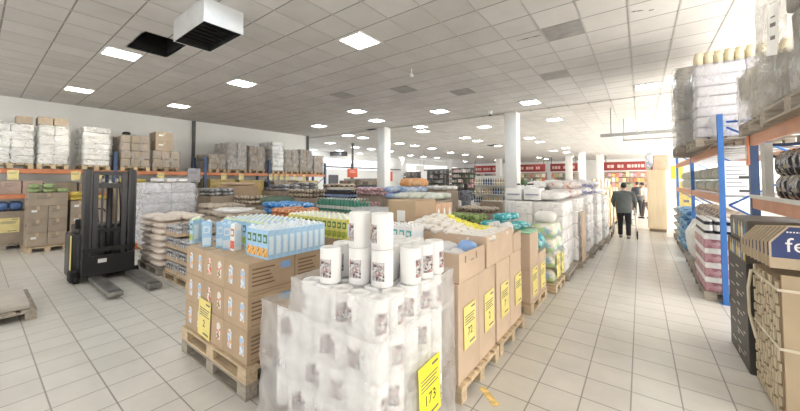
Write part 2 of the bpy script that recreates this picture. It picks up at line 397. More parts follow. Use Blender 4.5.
# walls
g = G().box(-15.4, -15.2, -7, 11.5, 0, CEIL, wallm); struct('wall_left', g)
struct('wall_return', G().box(-22.2, -15.4, 11.3, 11.5, 0, CEIL, wallm))
def win_wall(name, axis, c0, c1, a0, a1, z0, z1, opens):
    """wall lying along `axis` with openings (a, b, z, z)"""
    g = G()
    def put(p, q, r, s):
        if q-p < 1e-4 or s-r < 1e-4: return
        if axis == 'y': g.box(c0, c1, p, q, r, s, wallm)
        else: g.box(p, q, c0, c1, r, s, wallm)
    cur = a0
    for (p, q, r, s) in opens: put(cur, p, z0, z1); put(p, q, z0, r); put(p, q, s, z1); cur = q
    put(cur, a1, z0, z1); return struct(name, g)
glass = film('window_glass', .06, (.9,.95,1), .05, contrast=.0); framem = mat('window_frame_paint', (.7,.72,.72), .5)
dark_pipe = mat('dark_pipe', (.10,.10,.10), .5)
def window(i, axis, c, p, q, r, s, n):
    g = G(); t = .03
    def put(a, b, z, y, m, w=t):
        if axis == 'y': g.box(c-w, c+w, a, b, z, y, m)
        else: g.box(a, b, c-w, c+w, z, y, m)
    put(p, q, r, r+.06, framem); put(p, q, s-.06, s, framem)
    for k in range(n+1):
        a = p+(q-p-.06)*k/n; put(a, a+.06, r+.06, s-.06, framem)
    o = struct('window_%d' % i, g); g = G(); put(p+.03, q-.03, r+.03, s-.03, glass, .004); link('window_glass', g.mesh('window_glass'), o)
w1 = [(14.0, 26.5, 2.75, 3.85), (29.5, 44.0, 2.75, 3.85)]
win_wall('wall_recess', 'y', -22.2, -22.0, 11.5, 46, 0, CEIL, w1)
for i, (a, b, r, s) in enumerate(w1): window(i+1, 'y', -22.1, a, b, r, s, 7)
w2 = [(1.0, 14.0, 1.0, 3.9), (15.0, 29.0, .6, 3.9), (30.0, 45.0, .6, 3.9)]
win_wall('wall_right', 'y', 4.4, 4.6, -7, 46, 0, CEIL, w2)
for i, (a, b, r, s) in enumerate(w2): window(i+3, 'y', 4.5, a, b, r, s, 6)
struct('wall_far', G().box(-22.2, 4.6, 46, 46.2, 0, CEIL, wallm))
cols = [(-3.8, 12.1, .44), (-9.85, 11.85, .46), (-4.15, 32.8, .5), (-18.1, 34.0, .5), (-20.9, 28.6, .5)]
for u, y in ((569, 37.2), (600, 37.2), (499, 37.2)): p = at_y(u, 170, y); cols.append((p[0], y, .6))
colm = mat('column_paint', (.80,.80,.79), .6, .03, 1.5)
for (x, y, w) in cols: struct('column', G().rbox(x-w/2, x+w/2, y-w/2, y+w/2, 0, CEIL, colm, .015, 2))
struct('ceiling_beam', G().box(-22, 4.4, 11.95, 12.2, CEIL-.035, CEIL-.007, CL))
for (u, z0) in ((192, .0), (307.5, .0)):
    y = {192: 5.6, 307.5: 11.44}[u]; g = G().box(-15.2, -15.09, y-.05, y+.05, 0, CEIL-.01, dark_pipe); struct('trim_%d' % (1 if u == 192 else 2), g)
p = Vector((-21.9, 13.5, 3.02)); struct('trim_3', G().tube([p, (-21.9, 30, 3.02)], .06, dark_pipe))
for k in range(3): y = 16+5.5*k; struct('trim_4', G().box(-21.95, -21.75, y, y+.22, .9, 3.4, dark_pipe))
# painted yellow dash on the floor
a = at_z(489, 396, .002); struct('floor_marking', G().box(-.03, .03, -.12, .12, .0005, .002, mat('floor_yellow', (.80,.60,.22), .5, .3, 20), Matrix.Translation((a[0], a[1], 0)) @ Matrix.Rotation(.9, 4, 'Z')))
# ------------------------------------------------------------------ ceiling lights
def emis(name, col, st):
    m = bpy.data.materials.new(name); t, b, o = nt(m)
    b.inputs['Base Color'].default_value = (.9,.9,.9,1); b.inputs['Emission Color'].default_value = (*col, 1); b.inputs['Emission Strength'].default_value = st
    # prismatic cover: faint lengthwise tube bands
    tc = t.nodes.new('ShaderNodeTexCoord'); wv = t.nodes.new('ShaderNodeTexWave'); wv.inputs['Scale'].default_value = 2.6; wv.bands_direction = 'Y'
    mr = t.nodes.new('ShaderNodeMapRange'); mr.inputs[3].default_value = st*.45; mr.inputs[4].default_value = st*1.3
    t.links.new(tc.outputs['Object'], wv.inputs['Vector']); t.links.new(wv.outputs[0], mr.inputs[0]); t.links.new(mr.outputs[0], b.inputs['Emission Strength'])
    return m
LST = 20
cool = emis('cool_light_cover', (.80,.93,1.0), LST); warm = emis('warm_light_cover', (1.0,.93,.78), LST); neut = emis('neutral_light_cover', (1.0,.98,.94), LST)
lframe = mat('light_trim', (.8,.8,.78), .5)
LS = {}
def lightspec(m):
    if m.name not in LS:
        f = G(); a, b = .29, .255
        for q in ((-a, a, -a, -b), (-a, a, b, a), (-a, -b, -b, b), (b, a, -b, b)): f.box(*q, -.022, -.001, lframe)
        d = G().box(-b, b, -b, b, -.014, -.006, m); sp = Spec(); sp.part('frame', f); sp.part('diffuser', d); LS[m.name] = sp
    return LS[m.name]
LP = [(-8.15,1.74,cool),(-12.3,1.7,warm),(-4.02,4.2,warm),(-8.2,4.1,neut),(-12.4,4.1,warm),(-4.05,1.75,cool),(-8.3,-.55,neut),(-8.27,8.35,neut),(-8.94,10.25,cool),(-11.9,9.5,cool),(-12.8,12.74,neut),(-13.3,13.94,cool),(-17,14.4,neut),(-20.46,18.4,cool),(-17.3,17.2,neut),(-17.4,19.1,cool),(-20.9,21.5,neut),(-13.1,17.2,neut),(-17.4,21.8,neut),(-21.3,16.9,cool),(-21.2,28.4,neut),(-5.9,10.3,cool),(-2.92,10.55,cool),(-3.0,14.35,cool),(-6.1,14.2,cool),(-8.46,12.8,neut),(-9.1,14.07,neut),(-8.1,17.56,warm),(-8.1,19.36,neut),(-13.1,19.3,neut),(-13.2,21.9,neut),(-5.05,19.85,neut),(-5.1,22.5,cool),(-8.3,23.1,neut),(-13.57,26.2,neut),(-13.55,28.8,neut),(-4.6,27.8,neut),(-6.0,29.8,neut),(-5.28,31.7,neut),(-18.8,28.95,neut),(-18.1,30.8,neut),(-18.7,26.8,neut),(-13.8,32.7,neut),(-18.3,39.5,neut),(-14.1,39.5,neut),(-8.93,37.7,neut),(-8.9,40.6,neut),(-5.6,37.9,neut),(.2,10.65,cool),(.15,20,neut),(.3,29,neut),(.3,37,neut),
 (0.1,4.2,warm),(0.1,-1.5,neut),(-4.05,-1.5,neut),(-12.3,-1.5,neut),(-8.2,-3.6,neut),(-4.05,-4.5,neut),(3.0,4.2,neut),(3.0,10.2,neut)]
vis = sorted([q for q in LP if q[1] > 1.2 and q[0] < 1.0 and not (abs(q[0]-.1) < .1 and q[1] < 8)], key=lambda q: q[1]); rows = []
for q in vis:
    if rows and q[1]-rows[-1][-1][1] < .8: rows[-1].append(q)
    else: rows.append([q])
NUM = ['one','two','three','four','five','six','seven','eight','nine','ten','eleven','twelve','thirteen','fourteen','fifteen','sixteen','seventeen','eighteen','nineteen','twenty','twenty-one','twenty-two','twenty-three','twenty-four','twenty-five','twenty-six','twenty-seven','twenty-eight','twenty-nine','thirty']
TN = {'c':'cool white','w':'warm white','n':'white'}
def put_light(q, lb_):
    x0, y0 = grid_cell(q[0], q[1]); lightspec(q[2]).spawn('ceiling_light', lb_, 'ceiling light', (x0+.3025, y0+.3025, CEIL), 0, 'ceiling lights')
for r, row in enumerate(rows):
    row.sort(key=lambda q: q[0])
    for k, q in enumerate(row): put_light(q, 'square %s ceiling light, row %s counted from the near end, %s from left' % (TN[q[2].name[0]], NUM[r], ORD[k]) if len(row) > 1 else 'single square %s ceiling light forming row %s from the near end' % (TN[q[2].name[0]], NUM[r]))
for k, q in enumerate([q for q in LP if q not in vis]): put_light(q, 'square %s ceiling light towards the entrance, number %s there' % (TN[q[2].name[0]], NUM[k]))
# ------------------------------------------------------------------ things on the ceiling
sheet = mat('galvanised_sheet', (.62,.63,.64), .45, .08, 4)
x0, x1, y0, y1, z0, z1 = -5.87, -4.76, 1.85, 2.40, 4.0, CEIL-.002; t = .012
g = G(); d = tag(link('air_duct', None), 'grey sheet metal air duct hanging open below the ceiling', 'air duct'); d.location = (0,0,0)
g.box(x0, x1, y0, y0+t, z0, z1, sheet).box(x0, x1, y1-t, y1, z0, z1, sheet).box(x0, x0+t, y0+t, y1-t, z0, z1, sheet).box(x1-t, x1, y0+t, y1-t, z0, z1, sheet)
link('casing', g.mesh('casing'), d)
g = G(); e = t+.002; g.box(x0+e, x1-e, y0+e, y0+e+.006, z0+.004, z1, black_m).box(x0+e, x1-e, y1-e-.006, y1-e, z0+.004, z1, black_m).box(x0+e, x0+e+.006, y0+e+.007, y1-e-.007, z0+.004, z1, black_m).box(x1-e-.006, x1-e, y0+e+.007, y1-e-.007, z0+.004, z1, black_m).box(x0+e, x1-e, y0+e, y1-e, z1-.05, z1-.02, black_m)
link('lining', g.mesh('lining'), d)
g = G()
for k in range(1, 8): xx = x0+(x1-x0)*k/8; g.box(xx-.004, xx+.004, y0+e+.008, y1-e-.008, z0+.05, z0+.075, black)
link('grille', g.mesh('grille'), d)
g = G(); h = holes[0]
for q in ((h[0], h[1], h[2]-.02, h[2]), (h[0], h[1], h[3], h[3]+.02), (h[0]-.02, h[0], h[2], h[3]), (h[1], h[1]+.02, h[2], h[3])): g.box(*q, CEIL, 4.99, black_m)
struct('ceiling_opening', g)
# sign rail over the right aisle
g = G().box(-1.1, 1.6, 13.30, 13.40, 3.33, 3.44, mat('rail_grey', (.33,.33,.32), .5)); r = link('hanging_rail', g.mesh('hanging_rail')); tag(r, 'long grey rail hung on a rod under the ceiling of the right aisle', 'rail')
for xx in (-.78, 1.2): link('rod', G().cyl((xx, 13.35, 3.441), .018, CEIL-3.445, MATS['rail_grey'], 8).mesh('rod'), r)
g = G().box(-.55, 1.6, 16.0, 16.06, 3.42, 3.48, MATS['rail_grey']); r = link('hanging_rail', g.mesh('hanging_rail')); tag(r, 'thinner grey rail hung beyond the long one in the right aisle', 'rail')
for xx in (-.5, 1.2): link('rod', G().cyl((xx, 16.03, 3.481), .015, CEIL-3.485, MATS['rail_grey'], 8).mesh('rod'), r)
# grey cooling unit and grille far back
g = G().rbox(-22, -20.6, 19.0, 19.8, 3.95, CEIL-.01, mat('dark_unit', (.12,.12,.12), .6), .03); u_ = link('air_conditioner', g.mesh('air_conditioner')); tag(u_, 'dark box-shaped cooler under the ceiling beyond the wall end', 'air conditioner')
g = G()
for k in range(5): g.box(-20.6, -20.59, 19.08+.14*k, 19.16+.14*k, 4.0, 4.28, black)
link('louvre', g.mesh('louvre'), u_)
g = G().box(-8.7, -8.1, 22.0, 22.6, CEIL-.05, CEIL-.008, MATS['dark_unit']); u_ = link('ceiling_vent', g.mesh('ceiling_vent')); tag(u_, 'dark square vent in the ceiling beside the tall column', 'vent')
g = G(); g.cyl((-4.3, 11.2, CEIL-.16), .07, .15, white_pl, 14).lathe((-4.3, 11.2, CEIL-.20), [(.01, 0), (.05, .01), (.068, .04)], black, 14); u_ = link('ceiling_camera', g.mesh('ceiling_camera')); tag(u_, 'small round white camera on the ceiling next to the tall column', 'camera')
p = at_z(411.5, 74, CEIL-.12); g = G().cyl((p[0], p[1], CEIL-.12), .012, .115, white_pl, 8); u_ = link('ceiling_sensor', g.mesh('ceiling_sensor')); tag(u_, 'small white sensor hanging from the ceiling tiles', 'sensor'); link('sensor_head', G().lathe((p[0], p[1], CEIL-.19), [(.02, 0), (.045, .02), (.045, .05), (.02, .07)], white_pl, 12).mesh('sensor_head'), u_)
# red sign hung from the ceiling on a dark post
redm = mat('red_sign', (.70,.13,.07), .5, .05); red_d = mat('dark_red_fascia', (.36,.05,.05), .6, .1, 2)
s = tag(link('hanging_sign', None), 'red square sign on a dark post far back left', 'sign'); P0 = at_y(352.5, 173, 15.5); s.location = P0
link('panel', G().rbox(-.02, .02, -.36, .36, -.3, .3, redm, .01, 2, Matrix.Rotation(-.45, 4, 'Z')).mesh('panel'), s)
link('post', G().box(-.05, .05, -.05, .05, .301, CEIL-P0[2]-.005, dark_pipe).mesh('post'), s)
g = G(); MR = Matrix.Rotation(-.45, 4, 'Z')
for k in range(3): g.box(.0205, .022, -.22, .22-.05*k, .02+.07*k, .05+.07*k, mat('sign_pink', (.9,.5,.45), .5), MR)
link('lettering', g.mesh('lettering'), s)
s = tag(link('hanging_sign', None), 'red sign mostly hidden behind the white column', 'sign'); P0 = at_y(388.2, 176, 17); s.location = P0
link('panel', G().rbox(-.02, .02, -.3, .3, -.35, .3, redm, .01, 2, Matrix.Rotation(-.9, 4, 'Z')).mesh('panel'), s); link('post', G().box(-.02, .02, -.02, .02, .301, CEIL-P0[2]-.005, dark_pipe).mesh('post'), s)
for k, (u, v, y, w, h) in enumerate([(420, 168, 24, .75, .5), (424, 175, 23, .5, .7)]):
    s = tag(link('hanging_sign', None), ['white paper banner hung sideways in front of the far dark shelves', 'narrow white paper banner hung below the wide one'][k], 'sign'); P0 = at_y(u, v, y); s.location = P0
    link('panel', G().rbox(-w/2, w/2, -.01, .01, -h/2, h/2, white, .004, 1, Matrix.Rotation(.5, 4, 'Z')).mesh('panel'), s); link('cord', G().cyl((0,0,h/2+.001), .01, CEIL-P0[2]-h/2-.006, dark_pipe, 6).mesh('cord'), s)
# ================================================================== LEFT SIDE
def rack(name, label, xf, xr, frames, beams, ph, beam_m, post_m, deck=True, pw=.09, pd=.1):
    """pallet racking running along y; xf = aisle side, xr = wall side; beams: list of (z_top, y0, y1)"""
    o = tag(link('pallet_rack', None), label, 'pallet rack'); o.location = (0,0,0); sx = 1 if xf > xr else -1
    for y in frames:
        for x in (xf, xr):
            g = G(); a = x-sx*.05 if x == xf else x+sx*.05
            g.box(min(x, x-sx*pd) if x == xf else min(x, x+sx*pd), max(x, x-sx*pd) if x == xf else max(x, x+sx*pd), y-pw/2, y+pw/2, .008, ph, post_m)
            g2 = G(); lo, hi = min(x, x-sx*pd) if x == xf else min(x, x+sx*pd), max(x, x-sx*pd) if x == xf else max(x, x+sx*pd)
            p = link('upright', g.mesh('upright'), o); g2.box(lo-.02, hi+.02, y-pw/2-.02, y+pw/2+.02, 0, .008, post_m); link('base_plate', g2.mesh('base_plate'), p)
        a, b = sorted((xf-sx*.1, xr+sx*.1)); n = 4
        for k in range(n):
            z0, z1 = .3+(ph-.5)*k/n, .3+(ph-.5)*(k+1)/n
            g = G().tube([(a, y, z0 if k % 2 == 0 else z1), (b, y, z1 if k % 2 == 0 else z0)], .016, post_m, 6); link('brace', g.mesh('brace'), o)
        for z in (.2, ph-.12): link('brace', G().tube([(a, y, z), (b, y, z)], .018, post_m, 6).mesh('brace'), o)
    for (zt, y0, y1) in beams:
        for x in (xf-sx*.03, xr+sx*.03): link('beam', G().rbox(x-.025, x+.025, y0+pw/2, y1-pw/2, zt-.12, zt, beam_m, .006, 1).mesh('beam'), o)
        if deck:
            a, b = sorted((xf-sx*.06, xr+sx*.06)); n = max(3, int((y1-y0)/.5))
            for k in range(n): yy = y0+.1+(y1-y0-.3)*k/(n-1); link('deck_bar', G().box(a, b, yy, yy+.1, zt-.03, zt-.006, chrome).mesh('deck_bar'), o)
    return o
fr = [-2.6, .05, 2.72, 5.35, 8.0, 11.2]; bs = []
for a, b in zip(fr, fr[1:]): bs.append((2.12, a, b))
bs += [(1.43, -2.6, .05), (1.43, .05, 2.72)]
rack('pallet_rack', 'long orange-beamed pallet rack along the left white wall', -13.3, -14.4, fr, bs, 2.72, orange, blue_d)
shiny = mat('shiny_white_wrap_goods', (.80,.80,.79), .22, .18, 5, obvar=.14, bump=.5)
grey_goods = mat('grey_wrapped_goods', (.45,.43,.41), .5, .3, 9, obvar=.15)
film_g = film('stretch_film_grey', .34, (.75,.75,.76), .2)
LL = [(.17,1.0,3.33,5,2,shiny,film_m,'wide white shrink-wrapped load leftmost on the left rack'),
 (1.06,1.68,3.36,4,2,shiny,film_m,'white wrapped load with brown cartons on top, second on the left rack'),
 (1.96,2.58,3.42,7,1,shiny,film_m,'tall white wrapped load of thin layers, third on the left rack'),
 (2.84,3.60,3.28,4,3,card_gr,film_c,'broad load of brown cartons fourth on the left rack, above the forklift'),
 (3.68,4.46,2.82,2,3,card_gr,film_c,'low load of brown cartons under two narrower boxes on the left rack'),
 (5.46,6.09,2.83,3,2,card_gr,film_g,'low brown load with a white paper beside the dark wall pipe'),
 (6.16,6.94,3.34,4,2,grey_goods,film_g,'grey wrapped load right after the low brown load on the left rack'),
 (7.06,7.74,3.28,3,2,card_gr,film_g,'brown-grey ragged wrapped load left of the blue-grey striped load'),
 (8.12,8.72,3.57,7,1,shiny,film_w,'tallest pale striped wrapped load on the left rack'),
 (8.77,9.5,3.25,5,2,card_gr,film_g,'brown load in five layers right of the pale striped load'),
 (9.6,10.34,3.33,6,2,card_gr,film_g,'tall brown-grey load beside the end of the white wall'),
 (10.46,11.05,3.08,4,1,card_gr,film_g,'last small brown load at the far end of the left rack')]
for i, (a, b, zt, nl, nc, cm, fm, lb) in enumerate(LL):
    pallet(-14.42, a, 1.15, b-a, 2.122, 'pallet on the top beam of the left rack under the %s load from the left' % ORD[i], wood if i > 3 else wood_lt, 'pallets on the left rack')
    wrapped_load(-14.4, a+.01, 1.1, b-a-.02, 2.255, zt-2.255, lb, nl, nc, cm, fm, 'wrapped loads on the left rack')
def C_(lx, ly, h, m, style, label, x, y, z, rot=0, group=None): return carton_spec(lx, ly, h, m, style).spawn('carton', label, 'carton', (x, y, z), rot, group)
for k in range(2): C_(.5, .29, .22, card_gr, 'tape', 'brown carton on the second white wrapped load, %s of two' % ['left','right'][k], -13.72, 1.21+.31*k, 3.38)
C_(.5, .3, .2, card_gr, 'tape', 'brown carton lying on the leftmost white wrapped load', -13.75, .82, 3.36)
for k in range(2): C_(.7, .52, .33, card_gr, 'tape tag', '%s narrow brown carton piled on the low carton load' % ['lower','upper'][k], -13.8, 4.05, 2.845+.332*k)
sack('bundle', 'bundle', 'dark crumpled film bundle on the broad brown carton load', (-13.7, 3.05, 3.305), (.25,.2,.12), black_m)
price = [(.65,1.95),(1.83,1.94),(2.32,1.94),(3.93,1.94),(6.02,1.95),(6.72,1.95),(8.05,1.95),(8.3,1.95),(8.6,1.95),(8.9,1.95),(9.3,1.95),(9.82,1.95)]
for i, (y, z) in enumerate(price): price_sign((-13.29, y, z), .2 if i < 6 else .15, .26, '', 'pale yellow price card on the top beam of the left rack, %s from the left' % ORD[i], 'x', m=yellow_pl, lines=3)
price_sign((-13.27, 4.95, 2.0), .42, .5, '', 'large grey notice fixed to the left rack beam above the wrapped white load', 'x', m=mat('grey_notice', (.45,.45,.5), .6), lines=3)
# goods inside the left rack
for k in range(3): C_(.8, .36, .36, mat('pinkish_carton', (.55,.42,.36), .7, .12, 14), 'mark', 'pinkish carton on the middle beam of the left rack, %s from the left' % ORD[k], -13.8, .25+.38*k, 1.435, group='cartons on the middle beam')
for k in range(2): C_(.9, .66, .3, card_gr, 'mark', 'brown carton with red print behind the green bags, %s one' % ['left','right'][k], -13.85, 1.55+.7*k, 1.435)
pallet(-14.38, .14, 1.13, .78, 0, 'dark pallet on the floor at the far left under the rack', wood_gr)
open_carton_spec(1.0, .76, .85, card_gr).spawn('bulk_bin', 'brown bulk carton on the floor at the left edge under the rack', 'bulk bin', (-13.84, .53, .135))
bl = mat('blue_packs', (.13,.24,.52), .4, .3, 14, obvar=.15)
for k in range(6): C_(.3, .22, .2, bl, 'plain', 'blue pack piled in the bulk carton at the left edge, %s' % ['front left','front middle','front right','back left','back middle','back right'][k], -13.65-.32*(k//3), .27+.235*(k % 3), 1.0 if True else 0, group='blue packs at the left edge') if False else sack('blue_pack', 'pack', 'blue pack heaped on the bulk carton at the left edge, %s' % ['front left','front middle','front right','back left','back middle','back right'][k], (-13.62-.34*(k//3), .26+.24*(k % 3), .988), (.32,.23,.24), bl, 0, 'blue packs at the left edge')
price_sign((-13.34, .62, .62), .36, .38, '', 'pale yellow price card on the bulk carton at the left edge', 'x', m=yellow_pl, lines=3)
yl_bag = mat('yellow_bag', (.72,.58,.12), .4, .3, 9, obvar=.15); gr_bag = mat('green_white_bag', (.34,.44,.22), .4, .5, 12, obvar=.25)
for i, (y0, w, h, mm) in enumerate([(3.0,.85,1.75,card_gr),(4.0,.8,1.8,card_gr),(5.55,1.0,1.86,mat('yellow_carton', (.62,.48,.2), .7, .2, 9)),(6.7,1.1,1.82,MATS['yellow_carton']),(8.3,1.1,1.75,card_gr),(9.6,1.2,1.8,MATS['yellow_carton'])]):
    pallet(-14.4, y0, 1.05, w, 0, 'pallet on the floor inside the left rack, %s from the left' % ORD[i+1], wood_gr)
    nl = 4; hh = (h-.135)/nl
    for k in range(nl):
        for c in range(2): C_(.95, w/2-.01, hh-.003, mm, 'tape', '%s carton inside the left rack, stack %s from the left, %s layer, %s' % ('brown' if mm == card_gr else 'yellowish', ORD[i], LAY[k], ['left','right'][c]), -13.88, y0+w/4+c*w/2, .135+k*hh, group='cartons inside the left rack')
# stacks standing in front of the left rack
pallet(-13.1, .84, .95, .74, 0, 'pale pallet under the carton stack left of the forklift', wood_lt)
lay_h = .338
for k in range(4):
    two = k != 3; ys = [1.03, 1.38] if two else [1.205]
    for j, y in enumerate(ys): C_(.86, .345 if two else .69, lay_h-.003, card_gr, 'tape tag' if (k % 2 == 0 and j == 0) else 'tape mark', 'greyish brown carton left of the forklift, %s layer%s' % (LAY[k], (', left one' if j == 0 else ', right one') if two else ' and widest'), -12.66, y, .135+k*lay_h, group='cartons left of the forklift')
for k in range(8): sack('green_bag', 'bag', 'green and white bag heaped on the cartons left of the forklift, %s' % ['front left','front middle','front right','behind on the left','behind in the middle','behind on the right','top left','top right'][k], (-12.4-.28*(k//3 % 2), .98+.24*(k % 3), 1.487+.116*(k//6)), (.29,.245,.115), gr_bag, .1*(k % 3)-.1, 'green bags left of the forklift')
pallet(-13.1, 1.6, .95, .76, 0, 'pale pallet under the cartons directly behind the forklift mast', wood_lt)
for k in range(3):
    for j in range(2): C_(.86, .36, .37, card_gr, 'tape tag' if j == 0 else 'tape', 'greyish brown carton seen behind the forklift mast, %s layer, %s' % (LAY[k], ['left','right'][j]), -12.66, 1.79+.37*j, .135+k*.373, group='cartons behind the forklift')
for k in range(8): sack('yellow_bag', 'bag', 'yellow bag on the cartons behind the forklift mast, %s' % ['front left','front middle','front right','back left','back middle','back right','top left','top right'][k], (-12.42-.3*(k//3 % 2), 1.73+.25*(k % 3), 1.256+.121*(k//6)), (.30,.25,.12), yl_bag, .1*(k % 3)-.1, 'yellow bags behind the forklift')
pallet(-12.7, 2.5, 1.0, .72, 0, 'pallet under the pale carton stack right of the forklift mast', wood_gr)
for k in range(4): C_(.9, .66, .4, card_gr, 'tape', 'brown-grey carton right of the forklift mast, %s layer' % LAY[k], -12.2, 2.86, .135+k*.402)
for k in range(4): sack('yellow_bag', 'bag', 'yellow bag on the pale carton stack right of the forklift, %s' % ['near left','near right','rear left','rear right'][k], (-12.0-.35*(k//2), 2.7+.3*(k % 2), 1.745), (.34,.29,.1), yl_bag, 0, 'yellow bags right of the forklift')
# wide wrapped white load
pallet(-11.2, 2.62, 1.15, 1.22, 0, 'pallet under the wide white wrapped load behind the sacks', wood)
wrapped_load(-11.18, 2.64, 1.1, 1.18, .135, 1.6, 'wide silvery white wrapped load behind the beige sacks', 6, 2, mat('silver_packs', (.66,.66,.70), .35, .2, 9, obvar=.08, stretch=(1,1,5)), film_m)
for k in range(3): C_(.3, .22, .08, white, 'plain', 'small white pack on top of the silvery wrapped load, %s from the left' % ORD[k], -10.35, 2.98+.28*k, 1.775, group='white packs on the silvery load')
# beige sacks and jar trays
pallet(-8.55, 2.15, 1.25, .85, 0, 'grey pallet under the beige sacks beside the forklift', wood_gr)
sackm = mat('beige_sack', (.78,.69,.61), .5, .12, 9, bump=.2, obvar=.06)
for k in range(8):
    for j in range(4): sack('flour_sack', 'sack', 'beige sack in the pile beside the forklift, %s layer, %s' % ((LAY+['top'])[k], ['front left','front right','rear left','rear right'][j]), (-8.24+.62*(j % 2)+random.uniform(-.02,.02), 2.36+.42*(j//2)+random.uniform(-.015,.015), .132+k*.122), (.615,.415,.122), sackm, random.uniform(-.03,.03), 'beige sacks beside the forklift')
pallet(-7.15, 2.18, 1.2, .85, 0, 'brown pallet under the trays of dark jars', wood)
jarm = mat('dark_jar', (.06,.06,.075), .15, .3, 20); lidm = mat('jar_lid', (.55,.55,.57), .3); bandm = blotch('jar_label', (.5,.5,.52), [(.08,.08,.1),(.7,.68,.66)], 25)
tr = Spec(); g = G(); LX, LY = .56, .40
g.box(-LX/2, LX/2, -LY/2, LY/2, 0, .006, card); 
for q in ((-LX/2, -LX/2+.005, -LY/2, LY/2), (LX/2-.005, LX/2, -LY/2, LY/2), (-LX/2, LX/2, -LY/2, -LY/2+.005), (-LX/2, LX/2, LY/2-.005, LY/2)): g.box(*q, .006, .07, card)
tr.part('tray', g)
for a in range(5):
    for b in range(4):
        if 0 < a < 4 and 0 < b < 3: continue
        c = (-LX/2+.06+a*.11, -LY/2+.055+b*.0965, .007); j = G().lathe(c, [(.042, 0), (.046, .01), (.046, .12), (.036, .135)], jarm, 12)
        tr.part('jar', j, [('label', G().lathe((c[0], c[1], c[2]+.03), [(.0465, 0), (.0465, .07)], bandm, 12, cap=False)), ('lid', G().cyl((c[0], c[1], c[2]+.136), .038, .03, lidm, 12))])
f = G().rbox(-LX/2-.003, LX/2+.003, -LY/2-.003, LY/2+.003, .02, .18, film_c, .02, 2); tr.part('shrink_film', f)
for k in range(4):
    for j in range(4):
        if k == 3 and j not in (0, 2): continue
        tr.spawn('jar_tray', 'film-wrapped tray of dark jars, %s layer, %s' % (LAY[k], ['front left','front right','rear left','rear right'][j]), 'tray', (-6.84+.58*(j % 2), 2.40+.42*(j//2), .132+k*.222), 0, 'trays of dark jars')
# flat pallet at the left edge
pallet(-7.6, -.3, 1.25, .86, 0, 'low grey pallet lying empty at the left edge of the floor', wood_gr)
g = G().rbox(-7.58, -6.42, -.28, .5, .132, .20, mat('dusty_sheet', (.50,.46,.41), .8, .1, 4), .012, 2); o = link('cardboard_sheet', g.mesh('cardboard_sheet')); tag(o, 'thick greyish cardboard sheet lying on the low empty pallet', 'sheet')
# ------------------------------------------------------------------ forklift
F = tag(link('forklift', None), 'black pedestrian pallet stacker with raised mast and two long forks', 'forklift'); F.location = (-7.9, 1.545, 0)
def fp(name, g, parent=F, label=None):
    o = link(name, g.mesh(name), parent)
    if label: o['label'] = label
    return o
blk = mat('forklift_black', (.02,.02,.022), .35, .15, 5); grb = mat('forklift_grey', (.06,.06,.07), .4, .15, 5)
for s in (-1, 1):
    g = G(); y = s*.31; g.box(-.05, .09, y-.055, y+.055, .10, 2.0, blk); g.box(.09, .105, y-.06, y-.035, .12, 1.98, grb); g.box(.09, .105, y+.035, y+.06, .12, 1.98, grb); fp('mast_rail', g)
    g = G(); yi = s*.20; g.box(-.03, .07, yi-.035, yi+.035, .14, 1.93, grb); fp('inner_rail', g)
    p = fp('fork', G().rbox(.14, 1.52, s*.25-.03, s*.25+.15, .045, .115, steel, .012, 2)); 
    fp('roller', G().cyl((0,0,-.03), .036, .06, blk, 12, mtx=Matrix.Translation((1.32, s*.25+.06, .037)) @ Matrix.Rotation(PI/2, 4, 'X')), p)
    g = G().box(1.36, 1.50, s*.25-.01, s*.25+.13, .116, .119, grb); fp('wear_plate', g, p)
for z, h in ((1.90,.07), (1.66,.09), (.86,.06), (.14,.08)): fp('cross_bar', G().box(-.045, .05, -.254, .254, z, z+h, blk))
c = fp('lift_cylinder', G().cyl((.0, .0, .24), .045, 1.42, blk, 14)); fp('piston', G().cyl((0, 0, 1.661), .03, .2, chrome, 12), c)
for s in (-.1, .1): fp('lift_chain', G().box(-.01, .01, s-.015, s+.015, .5, 1.88, grb)); fp('pulley', G().cyl((0,0,-.02), .055, .04, chrome, 14, mtx=Matrix.Translation((0, s, 1.80)) @ Matrix.Rotation(PI/2, 4, 'X')))
p = fp('hose', G().tube([(.03, .16, .9), (.05, .15, 1.3), (.04, .13, 1.7), (.02, .1, 1.86)], .012, black_m, 6))
fp('fork_carriage', G().box(.106, .135, -.36, .36, .12, .46, blk).box(.106, .13, -.36, .36, .52, .60, blk))
g = G().rbox(-.75, -.06, -.47, .40, .05, .84, blk, .03, 2); ch = fp('chassis', g)
g = G().box(-.059, -.051, -.40, .40, .12, .85, grb); fp('front_guard', g)
fp('side_stripe', G().box(-.10, -.055, -.485, -.472, .14, .83, yellow), ch, 'yellow warning stripe')
g = G().rbox(-.72, -.1, -.4, .34, .842, .98, blk, .03, 2); fp('motor_cover', g)
fp('name_plate', G().rbox(.107+.03, .142, -.16, -.04, .33, .40, white_pl, .004, 1), F, 'small white plate')
fp('side_plate', G().box(-.095, -.06, -.475, -.4715, .45, .6, white_pl), ch)
fp('warning_light', G().rbox(-.055, .0, .375, .43, .46, .58, mat('orange_lens', (.9,.22,.08), .3), .01, 2), F, 'orange side lamp')
fp('foot_guard', G().rbox(-.2, .06, -.50, -.38, .03, .24, black_m, .03, 2))
for s in (-.42, .42): w = fp('wheel', G().cyl((0,0,-.035), .075, .07, black_m, 18, mtx=Matrix.Translation((-.0, s*.98, .075)) @ Matrix.Rotation(PI/2, 4, 'X'))); fp('wheel_hub', G().cyl((0,0,-.037), .03, .074, chrome, 12, mtx=Matrix.Translation((-.0, s*.98, .075)) @ Matrix.Rotation(PI/2, 4, 'X')), w)
